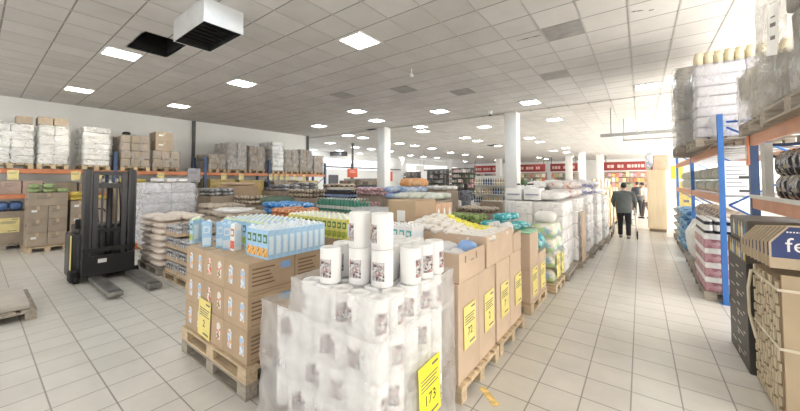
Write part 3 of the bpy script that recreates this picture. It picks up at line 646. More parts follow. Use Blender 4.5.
fp('drive_wheel', G().cyl((0,0,-.04), .11, .08, black_m, 18, mtx=Matrix.Translation((-.55, 0, .11)) @ Matrix.Rotation(PI/2, 4, 'X')))
t = fp('tiller', G().tube([(-.72, 0, .8), (-.92, 0, 1.0), (-1.0, 0, 1.15)], .03, blk, 8)); fp('handle', G().tube([(-1.0, -.14, 1.16), (-1.02, -.1, 1.22), (-1.02, .1, 1.22), (-1.0, .14, 1.16)], .016, black_m, 8), t)
fp('control_post', G().rbox(-.04, .02, -.44, -.375, .95, 1.12, black_m, .01, 2))
# ================================================================== JUICE STACK
for k in range(2): pallet(-3.92, 1.38, 1.32, 1.0, .131*k, ['worn lower pallet under the juice carton stack','upper pallet directly under the juice cartons'][k], [wood_gr, wood_lt][k])
jprint = blotch('juice_print', (.45,.62,.85), [(.85,.45,.12),(.85,.9,.95)], 22, .55); tomprint = blotch('tomato_print', (.85,.82,.76), [(.75,.12,.08),(.35,.2,.1)], 22, .56)
jc = {}
def juice_carton(style):
    if style in jc: return jc[style]
    lx, ly, h = .42, .45, .278
    sp = Spec(G().rbox(-lx/2, lx/2, -ly/2, ly/2, 0, h, card, .005, 1, smooth=False))
    for s in (-1, 1):
        pr = G(); F_ = face_ny((s*.105+.02, -ly/2, h*.5)); pr.box(-.035, .035, -.075, .07, 0, .0015, jprint if style == 'o' else tomprint, F_); pr.box(-.02, .02, .07, .085, 0, .0015, white, F_); sp.part('printed_picture', pr)
    t = G(); F_ = face_x((lx/2, 0, h*.5))
    for k in range(5): t.box(-.19, .02-.05*((k*3) % 4)/3, .075-.034*k, .088-.034*k, 0, .001, mat('brown_ink', (.20,.13,.08), .7), F_)
    t.box(.08, .18, .04, .10, 0, .0015, mat('blue_print', (.25,.45,.75), .5), F_); t.box(-.19, .19, -.11, -.105, 0, .001, MATS['brown_ink'], F_); sp.part('printing', t)
    jc[style] = sp; return sp
for k in range(3):
    for i in range(3):
        for j in range(2):
            if j == 1 and i < 2 and k < 2: continue
            z = .264+.28*k; st = 'o' if i in (0, 2) else 't'
            juice_carton(st).spawn('juice_carton_box', 'brown printed box of drinks, %s layer, %s of the front side%s' % (LAY[k], ['left end','middle','right corner'][i], ', second row back' if j else ''), 'carton', (-3.69+.424*i, 1.40+.227+.455*j, z), 0, 'drink boxes')
price_sign((-3.42, 1.392, .46), .26, .36, '2', 'yellow price sign hung on the front of the drink boxes', 'ny', .06)
lb = mat('juice_blue', (.42,.66,.90), .4, .12, 30); lb2 = mat('juice_pale', (.72,.84,.95), .4, .06, 30); orp = blotch('orange_fruit', (.85,.42,.08), [(.55,.2,.03),(.95,.65,.2)], 28, .52); grp = mat('leaf_green', (.10,.24,.10), .6); capm = mat('cap_white', (.85,.88,.9), .4)
def juice_spec(body, top, fruit, name_m, h=.27):
    a, b = .043, .034; g = G(); g.box(-a, a, -b, b, 0, h*.94, body); g.add([(-a,-b,h*.94),(a,-b,h*.94),(a,b,h*.94),(-a,b,h*.94),(-a,0,h),(a,0,h)], [(0,1,5,4),(2,3,4,5),(1,2,5),(3,0,4)], top)
    sp = Spec(g)
    q = G(); q.box(-a+.004, a-.004, -b-.001, -b, .02, h*.36, fruit); sp.part('fruit_picture', q)
    q = G(); q.box(-a+.012, a-.012, -b-.001, -b, h*.52, h*.80, name_m).box(-a+.02, a-.03, -b-.0015, -b-.001, h*.58, h*.72, body); q.box(a, a+.001, -b+.012, b-.012, h*.15, h*.75, lb2); sp.part('brand_panel', q)
    q = G().cyl((.015, -.012, h*.955), .013, .022, capm, 10); sp.part('cap', q)
    return sp
J_o = juice_spec(lb, lb2, orp, grp); J_b = juice_spec(lb, lb, lb2, lb2); J_t = juice_spec(white, lb2, mat('tomato_red', (.75,.14,.08), .5, .3, 30), mat('brown_band', (.55,.25,.12), .6))
J_g = juice_spec(lb, mat('pale_green_top', (.62,.76,.45), .5, .2, 30), mat('apple_green', (.45,.6,.15), .5, .3, 20), grp)
zt = 1.104
for j in range(9):
    for i in range(4): (J_o if i < 4 else J_b).spawn('juice_pack', 'blue orange-drink pack, right block, %s row back, %s from the aisle' % (ORD[j], ORD[i]), 'drink pack', (-2.66-.0885*i, 1.60+.0705*j, zt), 0, 'orange drink packs')
for j in range(7):
    for i in range(10):
        x, y = -3.05-.0885*i, 1.80+.0705*j
        (J_b if j % 3 else J_g).spawn('juice_pack', 'light blue drink pack, left block, %s row back, %s from right' % (ORD[j], ORD[i]), 'drink pack', (x, y, zt), 0, 'light blue drink packs')
for i, (u, v, sp, lb_) in enumerate([(205,247,J_b,'lone light blue drink pack at the left end of the drink boxes'),(219,248,J_b,'light blue drink pack standing left of the white one'),(225.5,250,J_b,'light blue drink pack touching the white one'),(234,251,J_t,'white and red drink pack among the light blue ones'),(249,254,J_b,'single blue drink pack turned side-on in front of the orange ones'),(192.5,243,J_g,'green-topped drink pack at the outer left corner'),(197,241,J_g,'green-topped drink pack behind the outer left corner')]):
    p = at_z(u, v, zt); sp.spawn('juice_pack', lb_, 'drink pack', (p[0]-.03, p[1]+.03, zt), 1.1 if sp == J_b else 0)
# second stack with yellow packs
pallet(-4.15, 2.6, 1.25, .85, 0, 'pallet under the yellow drink packs', wood)
for i in range(3):
    for k in range(3): C_(.41, .8, .32, card, 'tape', 'brown carton under the yellow drink packs, %s layer, %s' % (LAY[k], ['left','middle','right'][i]), -3.92+.415*i, 3.02, .135+.322*k, group='cartons under the yellow packs')
yp = mat('yellow_green_pack', (.80,.76,.22), .4, .25, 20); J_y = juice_spec(yp, mat('cream_top', (.86,.86,.62), .5), mat('olive_fruit', (.45,.5,.08), .5, .4, 30), grp, .25)
for j in range(6):
    for i in range(13): J_y.spawn('juice_pack', 'yellow-green drink pack, %s row back, %s from the right' % (ORD[j], ORD[i]), 'drink pack', (-2.78-.0885*i, 2.66+.0705*j, 1.105), 0, 'yellow-green drink packs')
tq = mat('teal_pack', (.12,.50,.52), .4, .2, 12)
C_(.57, .56, .14, card, 'plain', 'flat brown carton under the teal and white packs', -2.11, 2.71, .945)
J_w = juice_spec(white, white, tq, tq, .25)
for j in range(3):
    for i in range(5): J_w.spawn('juice_pack', 'teal and white pack behind the tall paper rolls, %s row back, %s from the right' % (ORD[j], ORD[i]), 'drink pack', (-1.90-.0885*i, 2.72+.0705*j, 1.088), 0, 'teal and white packs')
# ================================================================== PAPER ROLLS
rollm = mat('roll_white', (.88,.88,.88), .55, .02, 12); lab = blotch('roll_print', (.36,.35,.36), [(.07,.07,.08),(.42,.20,.20),(.62,.62,.63)], 30, .53)
pallet(-2.30, 1.36, 1.12, .86, 0, 'pallet under the stack of white paper rolls', wood_gr)
RH, RR = .24, .0735
def roll_spec(a0):
    g = G().lathe((0,0,0), [(RR-.006, 0), (RR, .006), (RR, RH-.008), (RR-.006, RH-.001), (.028, RH-.001), (.027, RH-.02)], rollm, 24); sp = Spec(g)
    p = G(); vs = []; fs = []; n = 8; w = .62
    for k in range(n+1):
        a = a0-w+2*w*k/n
        for z in (.045, .165): vs.append(((RR+.001)*math.cos(a), (RR+.001)*math.sin(a), z))
    p.add(vs, [(2*k, 2*k+2, 2*k+3, 2*k+1) for k in range(n)], lab, True); sp.part('printed_wrapper', p, label='grey and red printed patch')
    return sp
R_f = [roll_spec(-PI/2+d) for d in (.25, -.45, .9)]; R_r = [roll_spec(-.35+d) for d in (0, .5, -.6)]; R_p = roll_spec(PI*.75)
PX, PY = .15, .16; X0, Y0 = -2.26+PX/2, 1.40+PY/2; Z0 = .133; LH = .2425
for k in range(4):
    for i in range(7):
        for j in range(5):
            if k == 3 and i < 2: continue
            front, right = j == 0, i == 6
            if not (front or right or (k == 3)): continue
            if k == 3 and False: continue
            sp = R_f[(i*2+k) % 3] if front and not right else (R_r[(j+k) % 3] if right else R_p)
            if (i*3+j*2+k*5) % 4 == 0: sp = R_p
            where = ('front side, %s from the left' % ORD[i]) if front else (('aisle side, %s from the front' % ORD[j]) if right else 'inner place, %s across and %s back' % (ORD[i], ORD[j]))
            sp.spawn('paper_roll', 'white paper roll in film, %s layer, %s' % (LAY[k], where), 'paper roll', (X0+PX*i, Y0+PY*j, Z0+LH*k), 0, 'wrapped paper rolls')
top = [(-1.73,1.51,'at the left front of the open fifth layer'),(-1.56,1.62,'under the left tall roll'),(-1.39,1.66,'under the right tall roll'),(-1.28,1.83,'on the aisle side of the fifth layer, nearest'),(-1.28,1.99,'on the aisle side of the fifth layer, middle'),(-1.28,2.145,'on the aisle side of the fifth layer, farthest'),
 (-1.46,1.82,'inside the fifth layer, just behind the right tall roll'),(-1.63,1.79,'inside the fifth layer, just behind the left tall roll'),(-1.79,1.68,'inside the fifth layer, behind its left front roll'),(-1.45,1.98,'inside the fifth layer, third row on the right'),(-1.61,1.95,'inside the fifth layer, third row in the middle'),(-1.78,1.85,'inside the fifth layer, third row on the left'),(-1.45,2.135,'in the rear row of the fifth layer, right'),(-1.62,2.11,'in the rear row of the fifth layer, left')]
for n, (x, y, wh) in enumerate(top): (R_r[n % 2] if 2 < n < 6 else R_f[0]).spawn('paper_roll', 'white paper roll '+wh, 'paper roll', (x, y, Z0+LH*4), 0, 'fifth layer paper rolls')
for n, (x, y) in enumerate([(-1.56,1.62),(-1.39,1.66)]): R_f[1].spawn('paper_roll', ['left one of the two white paper rolls standing on top of the stack','right one of the two white paper rolls standing on top of the stack'][n], 'paper roll', (x, y, Z0+LH*5), 0)
o = link('cardboard_sheet', G().rbox(-2.25, -1.97, 1.41, 2.19, Z0+LH*3+.002, Z0+LH*3+.012, card_gr, .004, 1).mesh('cardboard_sheet')); tag(o, 'brown cardboard sheet on the lower left step of the roll stack', 'sheet')
# film wound round the rolls, flared at the foot
def wind(x0, x1, y0, y1, z0, z1, fm, name, label, flare, rim=0.0, seed=1, skip=None):
    vs = []; fs = []; nx, ny = 22, 14
    per = [(x0+(x1-x0)*i/nx, y0) for i in range(nx)]+[(x1, y0+(y1-y0)*i/ny) for i in range(ny)]+[(x1-(x1-x0)*i/nx, y1) for i in range(nx)]+[(x0, y1-(y1-y0)*i/ny) for i in range(ny)]
    cx, cy = (x0+x1)/2, (y0+y1)/2; N = len(per); nz = 26
    for k in range(nz+1):
        t = k/nz; z = z0+(z1-z0)*t
        for (px, py) in per:
            nrm = Vector((1 if px >= x1-1e-6 else (-1 if px <= x0+1e-6 else 0), 1 if py >= y1-1e-6 else (-1 if py <= y0+1e-6 else 0), 0)).normalized()
            w = .012+.012*noise.noise(Vector((px*6+seed, py*6, z*7)))+.006*noise.noise(Vector((px*25, py*25+seed, z*9)))
            # film sinks between the layers
            w -= .007*(.5+.5*math.cos(2*PI*(z-.133)/.2425))
            f = flare*max(0, 1-t*4)**2*(1.0+.6*noise.noise(Vector((px*5, py*5, seed)))) if px < x1-1e-6 or True else 0
            if px >= x1-.001: f *= .15
            zz = z+rim*noise.noise(Vector((px*4, py*4, 9+seed)))*(1 if k == nz else 0)
            q = nrm*(w+f); vs.append((px+q.x, py+q.y, max(.004, zz)))
    for k in range(nz):
        for i in range(N):
            if skip and skip(per[i], z0+(z1-z0)*(k+.5)/nz): continue
            fs.append((k*N+i, k*N+(i+1) % N, (k+1)*N+(i+1) % N, (k+1)*N+i))
    o = link(name, G().add(vs, fs, fm, True).mesh(name)); return tag(o, label, 'stretch film')
film_r = film('roll_film', .34, (.97,.97,.98), .3, 4, (1,1,1.0), .13, bs=.25)
wind(-2.305, -1.165, 1.34, 2.245, .01, .905, film_r, 'stretch_film', 'cloudy stretch film round the lower layers of the roll stack', .08, .03, 3)
wind(-1.985, -1.165, 1.37, 2.225, .86, 1.125, film_r, 'stretch_film', 'cloudy stretch film round the fourth layer of the roll stack', 0, .02, 8)
price_sign((-1.142, 1.855, .42), .26, .38, '173', 'bright yellow price sign 173 on the wrapped roll stack', 'x', .05, m=mat('bright_yellow', (.93,.83,.06), .5))
# ================================================================== OPEN CARTONS ALONG THE AISLE
pallet(-2.42, 2.40, 1.24, .85, 0, 'pallet under the two front tall cartons on the aisle', wood_lt)
pallet(-2.42, 3.28, 1.24, .88, 0, 'pallet under the two rear tall cartons on the aisle', wood_lt)
for i, y in enumerate((2.615, 3.03, 3.49, 3.92)): C_(.6, .41, .81, card_lt, 'plain', 'tall light brown carton on the aisle, %s from the paper rolls' % ORD[i], -1.51, y, .133, group='tall cartons on the aisle')
C_(.58, .83, .81, card_lt, 'plain', 'light brown carton behind the front tall aisle cartons', -2.11, 2.825, .133)
for i, (y, t) in enumerate(((2.615,'72'),(3.06,'2'),(3.51,'7'),(3.99,''))): price_sign((-1.203, y, .56-.02*i), .24, .36, t, 'yellow price sign on the tall aisle cartons, %s from the paper rolls' % ORD[i], 'x', .03)
bxA = open_carton_spec(.55, .54, .24, card_lt, holes=True); bxA.spawn('open_carton', 'open carton with hand holes holding white and blue packs beside the rolls', 'open carton', (-1.485, 2.70, .948))
wt = mat('white_bag', (.84,.83,.82), .35, .1, 14, obvar=.06); bb = mat('blue_bag', (.30,.48,.85), .4, .1, 10); cream = blotch('cream_print', (.86,.83,.79), [(.70,.58,.46),(.6,.5,.4)], 16, .62)
for k, (x, y, m_) in enumerate([(-1.58,2.55,bb),(-1.34,2.86,bb),(-1.42,2.6,wt),(-1.60,2.78,wt),(-1.36,2.68,wt),(-1.55,2.88,wt)]): sack('pack', 'pack', '%s pack in the open hand-hole carton, %s' % ('blue' if m_ == bb else 'white', ['front left','rear right','front','left','right','rear'][k]), (x, y, .99+.02*(k % 2)), (.2,.17,.22 if m_ == bb else .18), m_, .5*k, 'packs in the hand-hole carton')
bxB = open_carton_spec(1.04, .80, .30, card_lt); bxB.spawn('open_carton', 'wide open carton heaped with cream and yellow packs', 'open carton', (-1.73, 3.42, .948))
random.seed(3); n = 0
for k in range(60):
    i, j = k % 10, k//10; x = -2.17+.098*i+random.uniform(-.02,.02); y = 3.10+.125*j+random.uniform(-.02,.02)
    hh = 1.17+.15*math.exp(-((x+1.95)**2)/.08-((y-3.4)**2)/.10); yel = j >= 3 and 3 <= i <= 7
    sack('yellow_pack' if yel else 'cream_pack', 'pack', '%s pack in the heaped wide carton, %s row back, %s from the left' % ('yellow' if yel else 'cream white', ORD[j], ORD[i]), (x, y, hh), (.165,.14,.085), mat('lemon_pack', (.84,.78,.10), .4, .3, 14) if yel else cream, random.uniform(-.8,.8), 'packs in the heaped wide carton')
bxC = Spec(G().rbox(-.22, .22, -.25, .25, 0, .40, card, .006, 1, smooth=False)); q = G(); q.box(-.07, .06, -.252, -.25, .13, .27, white); bxC.part('paper_label', q); bxC.spawn('carton', 'big brown carton with a white paper label behind the cream packs', 'carton', (-2.49, 3.605, 1.142))
C_(.56, 1.06, 1.005, card, 'plain', 'plain brown carton carrying the big labelled carton', -2.72, 3.88, .135); pallet(-3.02, 3.33, .6, 1.1, 0, 'pallet under the big labelled carton', wood)
for k in range(3):
    s = Spec(G().rbox(-.09, .09, -.078, .078, 0, .33, mat('peach_carton', (.66,.44,.31), .7, .08), .005, 1)); q = G(); q.lathe((0,0,.0), [(.02, -.06), (.04, -.02), (.028, .03), (.012, .08)], white, 12, mtx=Matrix.Translation((.091, 0, .18)) @ Matrix.Scale(.05, 4, (1,0,0))); s.part('printed_picture', q)
    s.spawn('carton', 'peach carton with a pale bottle picture, %s of the three' % ['nearest','middle','farthest'][k], 'carton', (-2.365, 3.945+.162*k, 1.142), 0, 'peach cartons')

# slim carton with white packs at the rear end of the tall cartons
open_carton_spec(.4, .3, .22, card_lt).spawn('open_carton', 'small open carton of white packs at the end of the tall cartons', 'open carton', (-1.42, 4.02, .948))
for k in range(4): sack('white_pack', 'pack', 'white pack standing in the small open carton, %s' % ['front left','front right','rear left','rear right'][k], (-1.5+.15*(k % 2), 3.95+.13*(k//2), .96), (.13,.11,.32), wt, .2*k, 'white packs in the small carton')
# teal goods
for k in range(3):
    C_(.78, .44, .465, card_lt, 'plain', 'light brown carton under the teal bags on the aisle, %s layer' % LAY[k], -1.60, 4.77, .135+.467*k if k < 2 else .0, group='cartons under the teal pack') if k < 2 else None
pallet(-2.0, 4.52, .8, .92, 0, 'pallet under the cartons with the teal packs', wood_lt)
C_(.42, .42, .60, card_lt, 'plain', 'light brown carton under the round teal pack', -1.42, 5.22, .135); C_(.33, .42, .93, card_lt, 'plain', 'taller carton behind the round teal pack', -1.81, 5.22, .135)
price_sign((-1.205, 4.76, .40), .26, .38, '', 'yellow price sign under the round teal pack', 'x', .04); price_sign((-1.205, 5.2, .38), .26, .36, '', 'yellow price sign left of the blue-white baby packs', 'x', .04)
teal = mat('teal_bag', (.04,.50,.52), .3, .2, 9, obvar=.1); teal2 = blotch('teal_print', (.08,.50,.53), [(.45,.78,.80),(.04,.32,.45)], 12, .54)
sack('teal_pack', 'pack', 'round teal and blue pack lying at the front edge of the aisle cartons', (-1.36, 5.24, .737), (.34,.32,.27), teal2)
for k, (x, y, z) in enumerate([(-1.83,4.68,1.10),(-1.50,4.68,1.10),(-1.45,4.90,1.10),(-1.80,5.02,1.10),(-1.66,4.78,1.21),(-1.6,4.98,1.21),(-1.85,5.28,1.10)]): sack('teal_bag', 'bag', 'teal bag on the green-rimmed carton, %s' % ['far left','front middle','rear middle','front right','top left','top right','rear left'][k], (x, y, z), (.26,.20,.10), teal2, .3*k, 'teal bags')

g = G(); gl = mat('green_rim', (.35,.62,.40), .5)
g.box(-2.0, -1.21, 4.55, 5.0, 1.072, 1.09, gl); g.box(-2.0, -1.64, 5.0, 5.43, 1.072, 1.09, gl)
tag(link('green_tray', g.mesh('green_tray')), 'flat green-rimmed tray under the teal bags', 'tray')
# baby packs
bp1 = blotch('baby_pack', (.80,.86,.90), [(.35,.60,.75),(.55,.72,.35),(.88,.80,.70)], 6, .53); pallet(-2.2, 5.6, 1.1, .75, 0, 'pallet under the blue-white baby packs', wood_lt)
for k in range(4):
    for j in range(2): sack('baby_pack', 'pack', 'blue and white baby pack, %s layer, %s' % (LAY[k], ['nearer','farther'][j]), (-1.31, 5.78+.37*j, .132+.235*k), (.4,.36,.24), bp1, .06*(k % 2), 'baby packs', parts=None)
sack('baby_pack', 'pack', 'white baby pack on top of the blue-white pile', (-1.33, 5.95, 1.075), (.36,.3,.2), wt)
price_sign((-1.095, 5.78, .42), .26, .38, '', 'yellow price sign on the blue-white baby packs', 'x', .05); price_sign((-1.093, 6.13, .40), .2, .36, '', 'pale price sign at the far side of the baby packs', 'x', .03)
# wrapped white rows further along the aisle
wgoods = mat('white_bulk', (.84,.83,.82), .4, .16, 6, obvar=.05, stretch=(5,5,.5)); w2 = blotch('white_bulk_print', (.84,.83,.83), [(.66,.67,.74),(.74,.73,.70)], 4, .58, (4,4,.6))
RW = [(6.42,1.06,1.40,-1.10,'tall white wrapped load behind the baby packs',5,2),(7.55,.98,1.42,-1.03,'white wrapped load second along the aisle',5,2),(8.65,1.0,1.45,-.96,'white wrapped load third along the aisle',6,2),(9.8,1.0,1.42,-.88,'white wrapped load fourth along the aisle',5,2),(10.95,1.0,1.35,-.80,'last white wrapped load by the walking man',5,2)]
for i, (y, w, zt_, xf, lb_, nl, nc) in enumerate(RW):
    pallet(xf-1.15, y, 1.2, w, 0, 'pallet under the %s white wrapped aisle load' % ORD[i], wood_gr)
    wrapped_load(xf-1.1, y+.02, 1.08, w-.04, .133, zt_-.133, lb_, nl, nc, wgoods if i % 2 else w2, film_w, 'white aisle loads')
o = link('cardboard_sheet', G().rbox(-.99, -.965, 7.56, 8.0, .135, 1.15, card_lt, .004, 1).mesh('cardboard_sheet')); tag(o, 'tan upright cardboard strip against the second white aisle load', 'sheet')
topm = blotch('pack_print', (.82,.82,.86), [(.30,.28,.55),(.88,.88,.9)], 5, .60, (1,1,2)); redp = blotch('pack_print_red', (.84,.80,.78), [(.7,.35,.3),(.88,.88,.9)], 9, .60)
for i, (y, w, zt_, xf, _, _, _) in enumerate(RW):
    for k in range(2):
        for j in range(2 + (i % 2)):
            if k == 1 and i in (0, 4): continue
            n_ = 2+(i % 2); sack('white_pack', 'pack', 'white printed pack on the %s white aisle load, %s layer, %s' % (ORD[i], ['lower','upper'][k], ['nearest','middle','farthest'][j] if n_ == 3 else ['nearer','farther'][j]), (xf-.34, y+.06+(w-.1)*(j+.5)/n_, zt_+.026+.17*k), (.62,(w-.08)/n_,.18), topm if i in (2, 3) else redp if i == 1 else wt, 0, 'packs on the white aisle loads')
            if i > 0: sack('white_pack', 'pack', 'white pack on the inner side of the %s white aisle load, %s, %s' % (ORD[i], ['lower','upper'][k], ['nearest','middle','farthest'][j] if n_ == 3 else ['nearer','farther'][j]), (xf-.86, y+.06+(w-.1)*(j+.5)/n_, zt_+.026+.17*k), (.46,(w-.08)/n_,.17), wt, 0, 'packs on the white aisle loads')
# white cartons with dark stripes
for k in range(2):
    s = Spec(G().rbox(-.15, .15, -.19, .19, 0, .22, white_pl, .01, 2)); s.part('stripe', G().box(-.12, .12, -.202, -.2, .09, .115, mat('stripe_violet', (.30,.30,.42), .6))); s.spawn('carton', 'white carton with a dark stripe, %s one of two' % ['left','right'][k], 'carton', (-2.02+.35*k, 6.64, 1.425), 0, 'white striped cartons')
jug = Spec(); jug.part('body', G().lathe((0,0,0), [(.09, 0), (.1, .02), (.1, .2), (.05, .26), (.03, .28)], white_pl, 14)); jug.part('cap', G().cyl((0,0,.281), .034, .03, ink, 10)); jug.part('handle', G().tube([(.06, 0, .24), (.1, 0, .27), (.115, 0, .22), (.1, 0, .16)], .012, white_pl, 6))
for k in range(4): jug.spawn('jug', 'white jug with a dark cap behind the striped cartons, %s' % ['front left','front right','rear left','rear right'][k], 'jug', (-2.08+.21*(k % 2), 7.0+.26*(k//2), 1.425), 0, 'white jugs')
# ================================================================== MIDDLE OF THE HALL
random.seed(11)
def heap(x, y, lx, ly, z0, nx, ny, nl, hgt, m, name, phrase, cat='bag', base=card_gr, rough=.2, over=.97, basephrase=None):
    """goods heaped on a carton-topped pallet; x, y = centre"""
    pallet(x-lx/2, y-ly/2, lx, ly, 0, 'pallet under the %s' % phrase[1], wood_gr)
    C_(lx-.06, ly-.06, z0-.137, base, 'plain', 'bulk carton under the %s' % phrase[1], x, y, .133)
    for l in range(nl):
        for i in range(nx):
            for j in range(ny):
                if l and random.random() < .2: continue
                mm = m[(i+2*j+l) % len(m)] if isinstance(m, list) else m
                a, b = (lx-.04)/nx, (ly-.04)/ny
                sack(name, cat, '%s, %s layer, %s row, %s from left' % (phrase[0], ['lower','middle','top'][l if nl < 3 or l < 2 else 2] if l < nl-1 or nl == 1 else 'top', ORD[j], ORD[i]),
                     (x-lx/2+.02+a*(i+.5)+random.uniform(-.02,.02), y-ly/2+.02+b*(j+.5)+random.uniform(-.02,.02), z0+l*hgt*1.0), (a*over, b*over, hgt), mm, random.uniform(-.05,.05), phrase[1])
M_ = mat
beige = M_('beige_bag', (.52,.45,.37), .5, .25, 8, obvar=.15); brownb = blotch('brown_bag', (.42,.34,.25), [(.16,.12,.09),(.60,.52,.42)], 9, .56); greyb = blotch('grey_bag', (.38,.38,.40), [(.14,.14,.16),(.60,.60,.62)], 7, .56)
blueb = blotch('blue_bag_bright', (.06,.28,.68), [(.02,.15,.45),(.35,.6,.9)], 10, .57); redb = blotch('orange_net', (.62,.24,.12), [(.40,.12,.06),(.75,.45,.25)], 16, .54); dgreen = M_('dark_green_cloth', (.10,.16,.12), .7, .25, 4)
pinkb = blotch('pink_pack', (.70,.45,.50), [(.85,.80,.80),(.45,.18,.22)], 9, .55); skyb = blotch('sky_pack', (.38,.52,.78), [(.70,.78,.90),(.20,.32,.62)], 5, .56); orang = blotch('orange_pack', (.85,.40,.16), [(.92,.60,.35)], 4, .58); wgreen = blotch('white_green_pack', (.78,.80,.76), [(.60,.72,.58),(.85,.85,.85)], 9, .57); limeb = blotch('lime_pack', (.22,.34,.10), [(.42,.55,.16),(.08,.14,.05)], 22, .52)
heap(-9.3, 4.2, 1.2, .85, .86, 3, 2, 2, .16, beige, 'beige_bag', ('beige bag behind the jar trays', 'beige bags behind the jar trays'))
heap(-6.75, 2.98+.55, 1.2, .85, .86, 3, 2, 2, .15, beige, 'beige_bag', ('beige bag under the white sheet', 'beige bags behind the light blue packs'))
sack('white_sheet', 'sheet', 'crumpled white plastic sheet lying on bags behind the light blue packs', (-6.75, 3.3, 1.135), (.95,.5,.10), wt, .15, None, 1, None, .35)
heap(-6.9, 4.65, 1.2, .8, .98, 4, 2, 2, .15, blueb, 'blue_bag', ('bright blue bag', 'bright blue bags'))
heap(-5.65, 4.05, 1.05, .75, 1.02, 4, 3, 2, .11, redb, 'orange_net', ('orange-red net bag', 'orange-red net bags'), cat='net bag')
heap(-9.9, 5.45, 1.2, .85, 1.06, 5, 3, 2, .13, brownb, 'brown_bag', ('brown mottled bag', 'brown mottled bags'))
heap(-8.5, 5.4, 1.1, .8, 1.05, 1, 1, 1, .30, dgreen, 'green_cover', ('dark green cloth bundle beyond the orange net bags', 'dark green cloth bundle'), cat='bundle')
heap(-11.6, 5.75, 1.2, .95, 1.62, 2, 1, 1, .12, card_lt, 'carton_pack', ('flat pale pack by the left rack', 'flat pale packs by the left rack'), cat='pack', base=card)
heap(-11.0, 4.75, 1.1, .8, 1.32, 3, 2, 2, .12, greyb, 'grey_bag', ('dark grey bag by the silvery load', 'dark grey bags right of the silvery load'))
heap(-11.0, 7.1, 1.3, .9, 1.42, 3, 2, 2, .12, greyb, 'grey_bag', ('long grey bag before the left rack', 'long grey bags in front of the left rack'))
heap(-11.5, 8.4, 1.3, .9, 1.44, 3, 2, 2, .14, greyb, 'grey_bag', ('grey bag deeper along the left rack', 'grey bags deeper along the left rack'))
heap(-9.3, 7.0, 1.2, .85, 1.22, 5, 3, 2, .14, brownb, 'brown_bag', ('brown bag beyond the green bottles', 'brown bags beyond the green bottles'))
heap(-10.6, 9.7, 1.3, .9, 1.36, 4, 3, 2, .15, brownb, 'brown_bag', ('brown bag at the left rack end', 'brown bags at the end of the left rack'))
heap(-8.95, 8.45, 1.2, .85, 1.3, 4, 2, 2, .12, beige, 'beige_bag', ('beige bag beyond the brown bags', 'beige bags beyond the brown bags'))
heap(-7.5, 8.55, 1.3, .8, 1.28, 4, 2, 2, .14, pinkb, 'pink_pack', ('pink-white pack before the column', 'pink and white packs'), cat='pack')
heap(-6.2, 6.3, 1.2, .8, .95, 5, 2, 2, .14, pinkb, 'pink_pack', ('pink pack beside the green bottles', 'pink packs right of the bottles'), cat='pack')
heap(-5.2, 7.2, 1.1, .8, 1.30, 2, 2, 2, .17, skyb, 'blue_pack', ('pale blue pack by the column', 'pale blue packs by the column'), cat='pack')
heap(-5.95, 8.7, .9, .8, 1.56, 1, 1, 1, .32, orang, 'orange_pack', ('orange pack beyond the pale blue packs', 'orange packs'), cat='pack')
heap(-4.0, 6.25, 1.2, .85, 1.38, 3, 2, 1, .15, wgreen, 'white_pack', ('white and green pack', 'white and green packs'), cat='pack')
heap(-4.95, 8.75, .85, .8, 1.5, 3, 2, 1, .14, wt, 'white_bag', ('white bag beyond the green-white packs', 'white bags beyond the green-white packs'))
heap(-6.3, 9.9, 1.3, .85, 1.45, 4, 2, 1, .14, greyb, 'grey_bag', ('grey pack far behind the blue packs', 'grey packs far behind the blue packs'), cat='pack')
heap(-2.72, 5.75, .75, .6, 1.0, 5, 3, 1, .16, limeb, 'lime_pack', ('green-yellow pack behind the peach cartons', 'green-yellow packs'), cat='pack')
heap(-3.7, 8.6, 1.1, .8, .93, 4, 2, 1, .14, brownb, 'brown_pack', ('brown pack before the person in grey', 'brown packs before the person in grey'), cat='pack')
# bottles in crates
bg = M_('green_bottle', (.08,.30,.22), .12, .2, 10, spec=.6); bd = M_('dark_bottle', (.02,.02,.03), .15, .2, 10); bcap = M_('bottle_cap', (.7,.75,.75), .4); blab = M_('bottle_label', (.62,.68,.66), .6, .1)
def bottle_spec(m, lm, h=.3, r=.036):
    sp = Spec(); sp.part('body', G().lathe((0,0,0), [(r*.9, 0), (r, .01), (r, h*.58), (r*.4, h*.78), (r*.36, h*.93)], m, 10)); sp.part('label', G().lathe((0,0,h*.2), [(r*1.02, 0), (r*1.02, h*.25)], lm, 10, cap=False)); sp.part('cap', G().cyl((0,0,h*.93+.001), r*.4, h*.07, bcap, 8)); return sp
BG = bottle_spec(bg, blab); BD = bottle_spec(bd, M_('blue_label', (.25,.35,.6), .5)); BW = bottle_spec(M_('amber_bottle', (.45,.30,.14), .2, .3, 10, obvar=.3), M_('cream_label', (.75,.70,.6), .6), .28, .034)
pallet(-6.6, 5.08, 1.5, .8, 0, 'pallet under the green bottles', wood); C_(1.42, .72, .93, card_gr, 'plain', 'bulk carton under the green bottles', -5.85, 5.48, .133)
for j in range(5):
    for i in range(14): BG.spawn('bottle', 'green bottle, %s row back, %s from the left' % (ORD[j], ORD[i]), 'bottle', (-6.50+.1*i, 5.23+.11*j, 1.066), 0, 'green bottles')
pallet(-8.6, 7.0, 1.3, .9, 0, 'pallet under the dark bottles', wood); C_(1.22, .82, 1.08, card_gr, 'plain', 'bulk carton under the dark bottles', -7.95, 7.45, .133)
for j in range(4):
    for i in range(12): BD.spawn('bottle', 'dark bottle with a blue label, %s row back, %s from the left' % (ORD[j], ORD[i]), 'bottle', (-8.48+.095*i, 7.15+.12*j, 1.216), 0, 'dark bottles')
